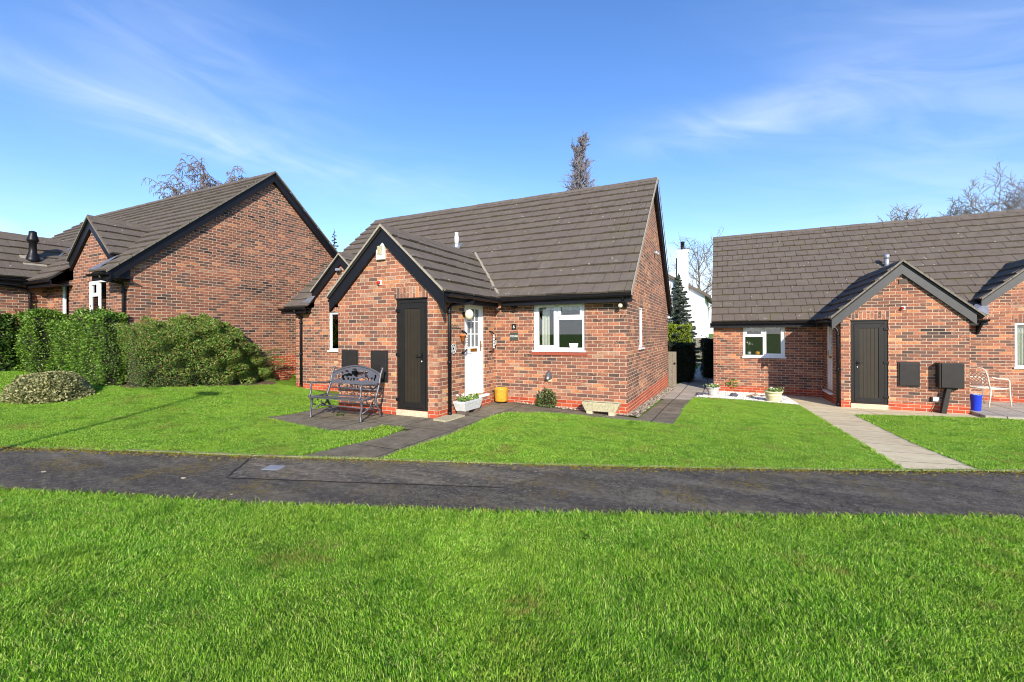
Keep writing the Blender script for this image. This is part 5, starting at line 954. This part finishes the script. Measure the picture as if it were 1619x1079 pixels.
mb = MB(); mb.lathe((.95, 15.84, .88), [(.045, 0), (.065, .03), (.065, .07), (.05, .1), (.01, .11)], 16); o = mb.build('ornament_jar', simple('orange_glaze', (236, 160, 50), .4, .1)); tag(o, 'small orange jar on the sill inside the right-hand window', 'jar')
def pebbles(poly, dens, size, off, label, seed):
    r = np.random.default_rng(seed); P = np.array(poly); x0, y0 = P.min(0); x1, y1 = P.max(0); n = int((x1-x0)*(y1-y0)*dens); x = r.uniform(x0, x1, n); y = r.uniform(y0, y1, n); k = inpoly(x, y, poly); x, y = x[k], y[k]
    o = fast_mesh('gravel', leaves(np.stack([x, y, gz(x, y)+off+r.uniform(0, .012, len(x))], 1), size, None, .8, seed, .1), 4, M['pebble']); tag(o, label, 'gravel', kind='stuff')
M['pebble'] = leaf_mat('pebble', [(150, 142, 128), (226, 222, 212), (246, 244, 238), (250, 249, 246)], .8, .0, .3)
pebbles(G([(1100, 628), (1126, 619), (1240, 626), (1262, 641), (1180, 634)]), 2600, .035, .018, 'bright white gravel filling the bed before the right-hand bungalow', 1)
M['pebble2'] = leaf_mat('grey_pebble', [(104, 98, 86), (150, 142, 126), (188, 180, 162)], .8, .0, .3)
pb = M['pebble']; M['pebble'] = M['pebble2']; pebbles([(-1.75, 8.94), (-1.52, 8.82), (-1.50, 15.9), (-1.75, 16.1)], 1800, .03, .016, 'greyish gravel strip along the foot of the central side gable', 2); M['pebble'] = pb
M['pebble'] = leaf_mat('buff_pebble', [(130, 122, 106), (186, 178, 160), (220, 212, 196)], .8, .0, .3); pebbles([(-4.3, 8.98), (-4.25, 8.88), (-3.2, 8.85), (-1.7, 8.82), (-1.75, 8.98)], 1500, .03, .016, 'pale gravel strip below the main window wall', 3)
# ------------------------------------------------------------------ right bungalow fixtures
fq = FW(Yp); meter('meter_box', fq, 3.745, 4.15, .275, .862, 'flat black meter box between the dark plank door and the projecting cabinet')
t = thing('meter_cabinet', (4.64, Yp-.1, -.3), 'projecting black meter cabinet standing on a slanted duct', 'meter cabinet'); mb = MB(); mb.mbox(fq, 4.43, 4.86, 0, .21, .285, .86); mb.build('cabinet', M['meter'], t, bevel=.008); mb = MB(); mb.mbox(fq, 4.465, 4.85, .21, .228, .30, .85); mb.build('door', M['meter'], t, bevel=.006)
mb = MB(); mb.hexa([(4.47, Yp-.18, -.33), (4.56, Yp-.18, -.33), (4.56, Yp-.06, -.33), (4.47, Yp-.06, -.33), (4.58, Yp-.16, .285), (4.66, Yp-.16, .285), (4.66, Yp-.04, .285), (4.58, Yp-.04, .285)]); mb.build('duct', M['meter'], t)
mb = MB(); mb.mbox(fq, 4.37, 4.49, 0, .05, -.045, .05); o = mb.build('outdoor_socket', M['chrome'], bevel=.008); tag(o, 'white outdoor socket box low on the wall left of the slanted duct', 'socket'); q = MB(); q.mbox(fq, 4.34, 4.368, 0, .05, -.045, .05); q.build('side_plug', M['black'], o); q = MB(); q.tube([fq(4.41, .03, -.045), fq(4.41, .04, -.14), fq(4.37, .05, -.24), fq(4.33, .06, -.31)], .007, 6); q.build('cable', M['black'], o)
# patio chair
def chair():
    z0 = -.235; t = thing('patio_chair', (5.75, 14.9, z0), 'cream metal garden chair with lattice back beside the blue bin', 'chair')
    a = .60; ca, sa = math.cos(a), math.sin(a); ox, oy = 5.80, 14.75; P = lambda x, y, z: (ox+x*ca-y*sa, oy+x*sa+y*ca, z0+z)   # chair faces +x
    mt = simple('cream_cast_metal', (226, 216, 196), .45, .08, 12)
    for sy in (-1, 1):
        y = sy*.27; mb = MB(); mb.tube([P(.30, y, 0), P(.27, y, .25), P(.255, y, .45), P(.25, y, .6), P(.2, y, .66), P(.08, y, .67), P(-.1, y*1.0, .68), P(-.25, y*.95, .72)], .014, 8); mb.build('front_leg', mt, t)
        mb = MB(); mb.tube([P(-.34, y*.95, 0), P(-.28, y*.93, .25), P(-.25, y*.9, .43)], .014, 8); mb.build('rear_leg', mt, t)
    mb = MB(); mb.tube([P(.26, -.25, .43), P(.26, .25, .43), P(-.24, .24, .43), P(-.24, -.24, .43), P(.26, -.25, .43)], .014, 8)
    for k in range(-3, 5): mb.tube([P(-.24, k*.06-.03, .43), P(.26, k*.06-.03, .43)], .006, 4)
    mb.build('seat', mt, t)
    B_ = lambda u, v: P(-.25-.16*v, u*(.23+.03*v-.06*max(0, v-.8)*2), .43+.47*v+(.05*(1-u*u) if v > .95 else 0)); mb = MB(); mb.tube([B_(-1, 0), B_(-1, .3), B_(-1, .7), B_(-1, .95), B_(-.8, 1), B_(-.4, 1), B_(0, 1), B_(.4, 1), B_(.8, 1), B_(1, .95), B_(1, .7), B_(1, .3), B_(1, 0)], .014, 8); mb.tube([B_(-1, .14), B_(1, .14)], .01, 6); mb.tube([B_(-1, .86), B_(1, .86)], .01, 6); mb.build('back_frame', mt, t)
    mb = MB(); n = 6
    for k in range(-n, n+1):
        for s in (-1, 1):
            pts = []
            for j in range(13):
                v = .14+.72*j/12; u = k*.33+s*(j/12)*1.35*1.0
                if -1 <= u <= 1: pts.append(B_(u, v))
            if len(pts) > 1: mb.tube(pts, .0085, 4)
    mb.build('back_lattice', mt, t)
chair()
c = onA(1, 13.75, 1538, 650); c = (5.17, 13.72, -.31); mb = MB(); mb.lathe((5.19, 13.68, -.30), [(.075, 0), (.08, .01), (.10, .41), (.106, .415), (.106, .43), (.095, .43), (.09, .39), (.01, .385)], 24); o = mb.build('blue_bin', M['blue']); tag(o, 'bright blue plastic bin beside the corner of the right-hand porch', 'bin')
t = thing('pegs', (5.19, 13.7, .1), 'white clothes pegs heaped in the blue bin', 'pegs'); foliage('heap', leaves([(5.19+random.uniform(-.06, .06), 13.68+random.uniform(-.06, .06), .10+random.uniform(0, .06)) for _ in range(60)], .06, None, .4, 5), M['flower'], t)
# ------------------------------------------------------------------ bench
def bench():
    Lp, Rp = onG(490, 661), onG(569, 669); rb = onG(599, 660); z0 = g1(*Rp)+.008; A = Vector((Rp[0], Rp[1], 0)); Bv = Vector((Lp[0], Lp[1], 0)); ux = (A-Bv).normalized(); W_ = (A-Bv).length; uy = Vector((-ux.y, ux.x, 0)); dp = .50
    t = thing('garden_bench', ((A+Bv)/2+uy*dp/2).to_tuple()[:2]+(z0,), 'grey cast iron garden bench with an arched openwork back', 'bench'); P = lambda x, y, z: tuple(Bv+ux*x+uy*y+Z0*(z0+z)); m_ = M['bench']
    for x in (0, W_):
        mb = MB(); mb.tube([P(x, 0, 0), P(x, .03, .03), P(x, .01, .12), P(x, .05, .25), P(x, .03, .36), P(x, -.02, .40)], [.02, .015, .015, .016, .018, .02], 8); mb.build('front_leg', m_, t)
        mb = MB(); mb.tube([P(x, .56, 0), P(x, .53, .03), P(x, .50, .14), P(x, .43, .26), P(x, .40, .38), P(x, .45, .46), P(x, .50, .60), P(x, .55, .80), P(x, .60, .90), P(x, .60, .93)], [.02, .015, .015, .016, .018, .018, .016, .015, .016, .018], 8); mb.build('rear_leg', m_, t)
        mb = MB(); mb.tube([P(x, .52, .63), P(x, .40, .62), P(x, .2, .645), P(x, .06, .655), P(x, .02, .62), P(x, .03, .55), P(x, .02, .45), P(x, -.03, .40)], .014, 8); mb.tube([P(x, .02, .40), P(x, .2, .385), P(x, .42, .40)], .014, 8)
        mb.tube([P(x, .12+.07*math.cos(k*.7), .30+.07*math.sin(k*.7)) for k in range(8)], .009, 6); mb.tube([P(x, .34+.07*math.cos(k*.7+3), .28+.07*math.sin(k*.7+3)) for k in range(8)], .009, 6); mb.tube([P(x, .05, .14), P(x, .28, .22), P(x, .50, .13)], .01, 6); mb.build('armrest', m_, t)
    mb = MB()
    for i in range(7):
        y = -.01+i*.068; h = .40-(.02 if 1 < i < 5 else 0)-(.015 if i == 0 else 0); a = [P(-.01, y, h), P(W_+.01, y, h), P(W_+.01, y+.05, h-.004), P(-.01, y+.05, h-.004)]; mb.hexa([Vector(q)-Z0*.014 for q in a]+a)
    mb.build('seat', m_, t); mb = MB(); mb.tube([P(0, .27, .19), P(W_*.5, .27, .20), P(W_, .27, .19)], .011, 6); mb.tube([P(0, .27, .19), P(0, .42, .24)], .01, 6); mb.build('stretcher', m_, t)
    # back: plate with irregular openings between a straight rail and an arched rail
    D = lambda x, z: P(x, .47+(z-.5)*.28, z); hz = lambda x: .80+.155*math.sin(math.pi*min(1, max(0, x/W_)))**.8-.01
    mb = MB(); n = 24; top = [D(W_*k/n, hz(W_*k/n)) for k in range(n+1)]; mb.tube(top, .015, 8, cap=True); a = [D(0, .60), D(W_, .60), D(W_, .66), D(0, .66)]; mb.hexa([Vector(q)+uy*.012 for q in a]+a); mb.tube([D(0, .52), D(W_, .52)], .008, 6)
    for k in range(7): x = W_*(k+.5)/7; mb.tube([D(x+.05*math.cos(j*.8), .56+.028*math.sin(j*.8)) for j in range(9)], .006, 5)
    mb.build('back_rails', m_, t)
    mb = MB(); nx_, nz_ = 90, 30; r = np.random.default_rng(4)
    holes = [(.46, .83, .06, .035), (.40, .78, .05, .03), (.52, .79, .09, .045), (.60, .81, .05, .05), (.33, .77, .05, .03), (.30, .84, .05, .02), (.24, .74, .04, .035), (.18, .72, .05, .03), (.12, .75, .03, .04), (.10, .69, .05, .02), (.26, .685, .035, .022), (.36, .70, .02, .03), (.42, .69, .015, .03), (.48, .70, .02, .035), (.55, .69, .03, .02), (.64, .70, .05, .03), (.72, .75, .03, .06), (.70, .82, .03, .03), (.77, .70, .04, .028), (.83, .72, .025, .02), (.90, .74, .022, .05), (.20, .80, .03, .025), (.45, .88, .06, .015)]
    for i in range(nx_):
        for j in range(nz_):
            u0, u1 = i/nx_, (i+1)/nx_; x0, x1 = W_*u0, W_*u1; za0, za1 = .66+(hz(x0)-.66)*j/nz_, .66+(hz(x0)-.66)*(j+1)/nz_; zb0, zb1 = .66+(hz(x1)-.66)*j/nz_, .66+(hz(x1)-.66)*(j+1)/nz_; u, zc_ = (u0+u1)/2, (za0+zb1)/2
            if any(((u-h[0])/h[2])**2+((zc_-h[1])/h[3])**2 < 1+.5*math.sin(u*60+zc_*70) for h in holes): continue
            q = [D(x0, za0), D(x1, zb0), D(x1, zb1), D(x0, za1)]; mb.hexa([Vector(p_)+uy*.008 for p_ in q]+q)
    mb.build('back_panel', m_, t)
MB.K = 1.3; bench(); MB.K = 1.0
c = GP(537, 658); blob((c[0], c[1], c[2]), (.09, .07, .06), M['heb'], 60, .05, 'small weed growing from the paving under the bench', 'weed', 'weed', 41, .3, core=0)
# ------------------------------------------------------------------ between the bungalows and beyond
t = thing('side_gate', (-1.5, 16.15, -.3), 'weathered low timber gate at the back corner of the central bungalow', 'gate'); mb = MB()
for k in range(2): mb.box(-1.75+k*.135, -1.62+k*.135, 16.12, 16.14, -.28, .93+.0*k)
mb.build('boards', M['wood'], t); mb = MB(); mb.box(-1.75, -1.49, 16.14, 16.17, -.02, .06); mb.box(-1.75, -1.49, 16.14, 16.17, .62, .70); mb.build('rails', M['wood'], t); mb = MB(); mb.box(-1.56, -1.51, 16.08, 16.12, .50, .56); mb.build('latch', M['black'], t)
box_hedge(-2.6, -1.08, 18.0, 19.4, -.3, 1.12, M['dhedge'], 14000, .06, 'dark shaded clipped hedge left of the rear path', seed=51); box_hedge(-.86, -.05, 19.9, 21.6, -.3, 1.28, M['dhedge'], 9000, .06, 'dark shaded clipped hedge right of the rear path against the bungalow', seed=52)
box_hedge(-3.7, -1.75, 27.3, 28.3, -.3, 2.05, M['lime'], 12000, .09, 'sunlit yellow-green hedge behind the dark shaded hedge', seed=53)
sheet('rear_lawn', [(-6, 31), (4, 31), (4, 34.5), (-6, 34.5)], .02, M['grass']); sheet('rear_road', [(-8, 29.2), (6, 29.2), (6, 31), (-8, 31)], .015, M['kerb'])
t = thing('timber_fence', (-1, 35, -.3), 'pale close-boarded timber fence at the end of the rear path', 'fence'); mb = MB()
for k in range(90): mb.box(-9+k*.15, -9+k*.15+.143, 35.0+(.006 if k % 2 else 0), 35.02+(.006 if k % 2 else 0), -.1, 1.25)
mb.build('boards', M['wood'], t, uv=False); mb = MB(); mb.box(-9, 4.5, 34.95, 35.0, -.35, -.1); mb.build('gravel_board', M['kerb'], t)
for k in range(5): mb = MB(); mb.box(-8.7+k*2.9, -8.6+k*2.9, 34.9, 34.99, -.35, 1.32); mb.build('post', M['wood'], t)
Hw = thing('white_house', (-5, 42, -.3), 'white rendered house with a tall white chimney beyond the gap', 'house')
f = FW(38.0); mb = MB(); ap = (-8.2, 8.6); 
wall(mb, f, -15, -1.35, -.6, 4.55, (), None, poly=[(-15, 4.55), (-1.35, 4.55), ap]); wall(mb, RW(-1.35), 38, 47, -.6, 4.5); mb.build('wall', M['render'], Hw)
mb = MB(); sl_ = (8.6-4.55)/6.85; mb.hexa([(-8.2, 37.75, 8.62), (-.95, 37.75, 8.62-sl_*7.25), (-.95, 47.3, 8.62-sl_*7.25), (-8.2, 47.3, 8.62)]+[(-8.2, 37.75, 8.82), (-.95, 37.75, 8.82-sl_*7.25), (-.95, 47.3, 8.82-sl_*7.25), (-8.2, 47.3, 8.82)]); mb.hexa([(-8.2, 37.75, 8.62), (-15.4, 37.75, 4.4), (-15.4, 47.3, 4.4), (-8.2, 47.3, 8.62)]+[(-8.2, 37.75, 8.82), (-15.4, 37.75, 4.6), (-15.4, 47.3, 4.6), (-8.2, 47.3, 8.82)]); mb.build('roof', M['tile'], Hw)
mb = MB(); mb.prism([(-8.2, 37.70, 8.84), (-.9, 37.70, 8.84-sl_*7.3), (-.9, 37.70, 8.6-sl_*7.3), (-8.2, 37.70, 8.6)], (0, .04, 0)); mb.build('bargeboard', M['brown'], Hw)
mb = MB(); mb.box(-3.33, -2.55, 37.3, 37.98, -.6, 8.0); mb.box(-3.40, -2.48, 37.25, 38.05, 8.0, 8.2); ch = mb.build('chimney', M['render'], Hw, 'tall white rendered chimney'); mb = MB(); mb.lathe((-2.95, 37.6, 8.2), [(.17, 0), (.15, .1), (.13, .55), (.16, .58), (.16, .68), (.1, .7)], 12); mb.build('chimney_pot', M['black'], ch)
mb = MB(); mb.box(-3.46, -3.37, 37.5, 37.9, 1.2, 7.6); mb.build('flue_duct', M['bench'], Hw)
mb = MB(); mb.hexa([(-1.0, 44, 4.2), (6, 44, 4.2), (6, 54, 4.2), (-1.0, 54, 4.2), (-1.0, 48.9, 7.6), (5.5, 48.9, 7.6), (5.5, 49.1, 7.6), (-1.0, 49.1, 7.6)]); mb.build('rear_roof', M['tile'], Hw)
# ------------------------------------------------------------------ trees
def bare_tree(name, base, H_, spread, label, mat, seed, droop=0.0, conic=False, levels=4, trunk_r=.16, first=.25, nb=(7, 5, 4, 3), twr=.010, up=.35, dens=1.0):
    r = random.Random(seed); t = thing(name, base, label, 'tree'); tr = MB(); cr = MB(); b = Vector(base); n = 9
    tp = [b+Vector((r.uniform(-.02, .02)*H_*k/n*1.2, r.uniform(-.02, .02)*H_*k/n*1.2, H_*(.98 if conic else .86)*k/n)) for k in range(n+1)]; tr.tube(tp, [trunk_r*(1-.9*k/n) for k in range(n+1)], 8)
    def branch(p, d, L, rad, lv):
        k = 5; pts = [p]; q = p.copy(); dd = d.normalized()
        for i in range(k):
            w = Vector((r.gauss(0, .16), r.gauss(0, .16), r.gauss(0, .12)+(up*.12 if lv < 3 else 0)-droop*(.10+.22*lv)*(i/k+.3))); dd = (dd+w).normalized(); q = q+dd*(L/k); pts.append(q.copy())
        cr.tube(pts, [max(twr*.55, rad*(1-.75*i/k)) for i in range(k+1)], 4 if lv > 1 else 5, cap=False, sm=False)
        if lv >= levels: return
        m_ = max(2, int(nb[min(lv, len(nb)-1)]*dens))
        for j in range(m_):
            u = (j+.6)/m_; idx = min(k-1, int(u*k)); bp = pts[idx].lerp(pts[idx+1], u*k-idx); ax = dd.orthogonal().normalized(); ax.rotate(Matrix.Rotation(r.uniform(0, 6.28), 3, dd)); nd = (dd*r.uniform(.5, .95)+ax*r.uniform(.5, .95)+Z0*up*.5).normalized()
            branch(bp, nd, L*r.uniform(.42, .62), max(twr, rad*.5), lv+1)
    m_ = int((26 if conic else 13)*dens)
    for j in range(m_):
        u = first+(1-first)*(j+r.random()*.6)/m_; kk = min(n-1, int(u*n)); p = tp[kk].lerp(tp[kk+1], u*n-kk); a = j*2.4+r.uniform(-.4, .4)
        if conic: L = spread*(1.08-u)*r.uniform(.8, 1.1)+.25; d = Vector((math.cos(a), math.sin(a), 1.25))
        else: L = spread*(.55+.5*math.sin(math.pi*min(1, u*.95)))*r.uniform(.75, 1.1); d = Vector((math.cos(a), math.sin(a), .35+.9*u))
        branch(p, d, L, trunk_r*.34*(1.1-u*.6), 1 if not conic else 2)
    tr.build('trunk', mat, t, uv=False); cr.build('crown', mat, t, uv=False); return t
def place(px, d, zoff=-.3):
    p = atD(d, px, 528); return (p.x, p.y, zoff)
bare_tree('weeping_birch', place(352, 27), 12.7, 2.8, 'bare weeping birch behind the left bungalow roof', M['birch'], 3, droop=.62, levels=4, nb=(8, 8, 7, 5), twr=.018, up=.7, first=.5)
bare_tree('weeping_birch', place(298, 28), 12.1, 2.1, 'lower bare drooping birch at the left of the larger one', M['birch'], 5, droop=.62, levels=4, nb=(7, 8, 7, 5), twr=.018, up=.6, first=.5)
bare_tree('bare_larch', place(924, 34), 17.4, 3.3, 'tall narrow bare tree above the ridge of the central bungalow', M['larch'], 8, conic=True, levels=4, trunk_r=.2, nb=(5, 5, 5, 4), twr=.024, up=.8, first=.3, dens=2.4)
bare_tree('bare_larch', place(886, 40), 14.4, 1.8, 'faint bare treetop just left of the tall narrow tree', M['larch'], 9, conic=True, levels=3, trunk_r=.12, nb=(4, 4, 4), twr=.012, up=1.0)
bare_tree('bare_oak', place(1108, 56), 13.4, 5.0, 'broad bare tree behind the white house', M['oak'], 12, levels=4, nb=(6, 5, 5, 3), twr=.022, trunk_r=.3, first=.35)
bare_tree('bare_oak', place(1436, 48), 16.0, 3.4, 'low bare treetop just above the ridge of the right-hand bungalow', M['oak'], 13, levels=4, nb=(5, 5, 4, 3), twr=.022, first=.35, dens=1.25)
bare_tree('bare_oak', place(1560, 42), 14.6, 4.4, 'bare branching tree above the right end of the long roof', M['oak'], 14, levels=4, nb=(7, 6, 6, 4), twr=.02, trunk_r=.25, first=.45)
bare_tree('bare_ash', place(1640, 40), 16.6, 5.0, 'tall bare tree cut off by the right edge', M['larch'], 15, levels=4, nb=(8, 7, 6, 4), twr=.02, trunk_r=.3, first=.4)
bare_tree('bare_oak', place(1500, 44), 14.6, 3.4, 'bushy bare thicket top between the two right-hand trees', M['oak'], 16, levels=4, nb=(8, 7, 6, 4), twr=.022, first=.4)
def conifer(base, H_, Rb, label, seed, mat, n=9000, size=.16, tiers=16, name='conifer'):
    r = np.random.default_rng(seed); t = thing(name, base, label, 'tree'); mb = MB(); b = Vector(base); mb.tube([b, b+Z0*H_*.5, b+Z0*H_], [.14, .08, .015], 8); br = []; C = []; O = []
    for k in range(tiers*6):
        u = (k+.5)/(tiers*6); z = H_*(.08+.9*u); a = k*2.399+r.uniform(-.3, .3); L = Rb*(1-u)**.85*r.uniform(.75, 1.12)+.06; d = Vector((math.cos(a), math.sin(a), 0)); p0 = b+Z0*z
        pts = [p0+d*L*v-Z0*(L*.30*v)+Z0*(L*.22*v*v) for v in (0, .35, .7, 1)]; mb.tube(pts, [.02, .014, .009, .004], 4, cap=False); m_ = max(12, int(n/(tiers*6)*L/Rb*1.9))
        v = r.uniform(.08, 1, m_)**.8; side = r.normal(0, 1, m_)*.16*L*(1.05-v*.7); s_ = Vector((-d.y, d.x, 0))
        for vv, sd in zip(v, side): q = p0+d*L*vv-Z0*(L*.30*vv)+Z0*(L*.22*vv*vv)+s_*sd-Z0*abs(sd)*.35; C.append((q.x, q.y, q.z+r.normal(0, .02))); O.append((d.x*.8+s_.x*sd*3, d.y*.8+s_.y*sd*3, -.1))
    foliage('crown', leaves(C, size, O, .22, seed, 0, .6), mat, t); mb.build('trunk', M['twigd'], t, uv=False); return t
conifer(place(1073, 26.5), 5.5, 1.5, 'grey-green spruce in front of the white house', 61, M['conif'], 52000, .15); conifer(place(529, 32), 9.6, 1.3, 'small dark conifer tip seen between the left and central roofs', 62, M['dhedge'], 7000, .16)
conifer(place(140, 30), 10.2, 2.6, 'dark cedar whose branch shows beside the small left gable', 63, M['dhedge'], 9000, .2, 9)
bare_tree('bare_oak', place(552, 34), 9.0, 1.6, 'pale bushy bare tree in the gap right of the small conifer', M['oak'], 18, levels=4, nb=(6, 6, 5, 3), twr=.014, first=.4)
# lamp post behind the viewer whose long shadow crosses the left lawn
t = thing('lamp_post', (-4.70, -3.75, 0), 'tall grey street lamp post out of view to the left, casting the long thin shadow', 'lamp post'); mb = MB(); mb.tube([(-4.70, -3.75, 0), (-4.70, -3.75, 1.2), (-4.70, -3.75, 1.25), (-4.70, -3.75, 5.5)], [.07, .07, .045, .035], 12); mb.build('pole', M['bench'], t); mb = MB(); mb.ball((-4.70, -3.75, 5.55), .2, 8, (1.4, .9, .55)); mb.build('lantern', M['alum'], t)
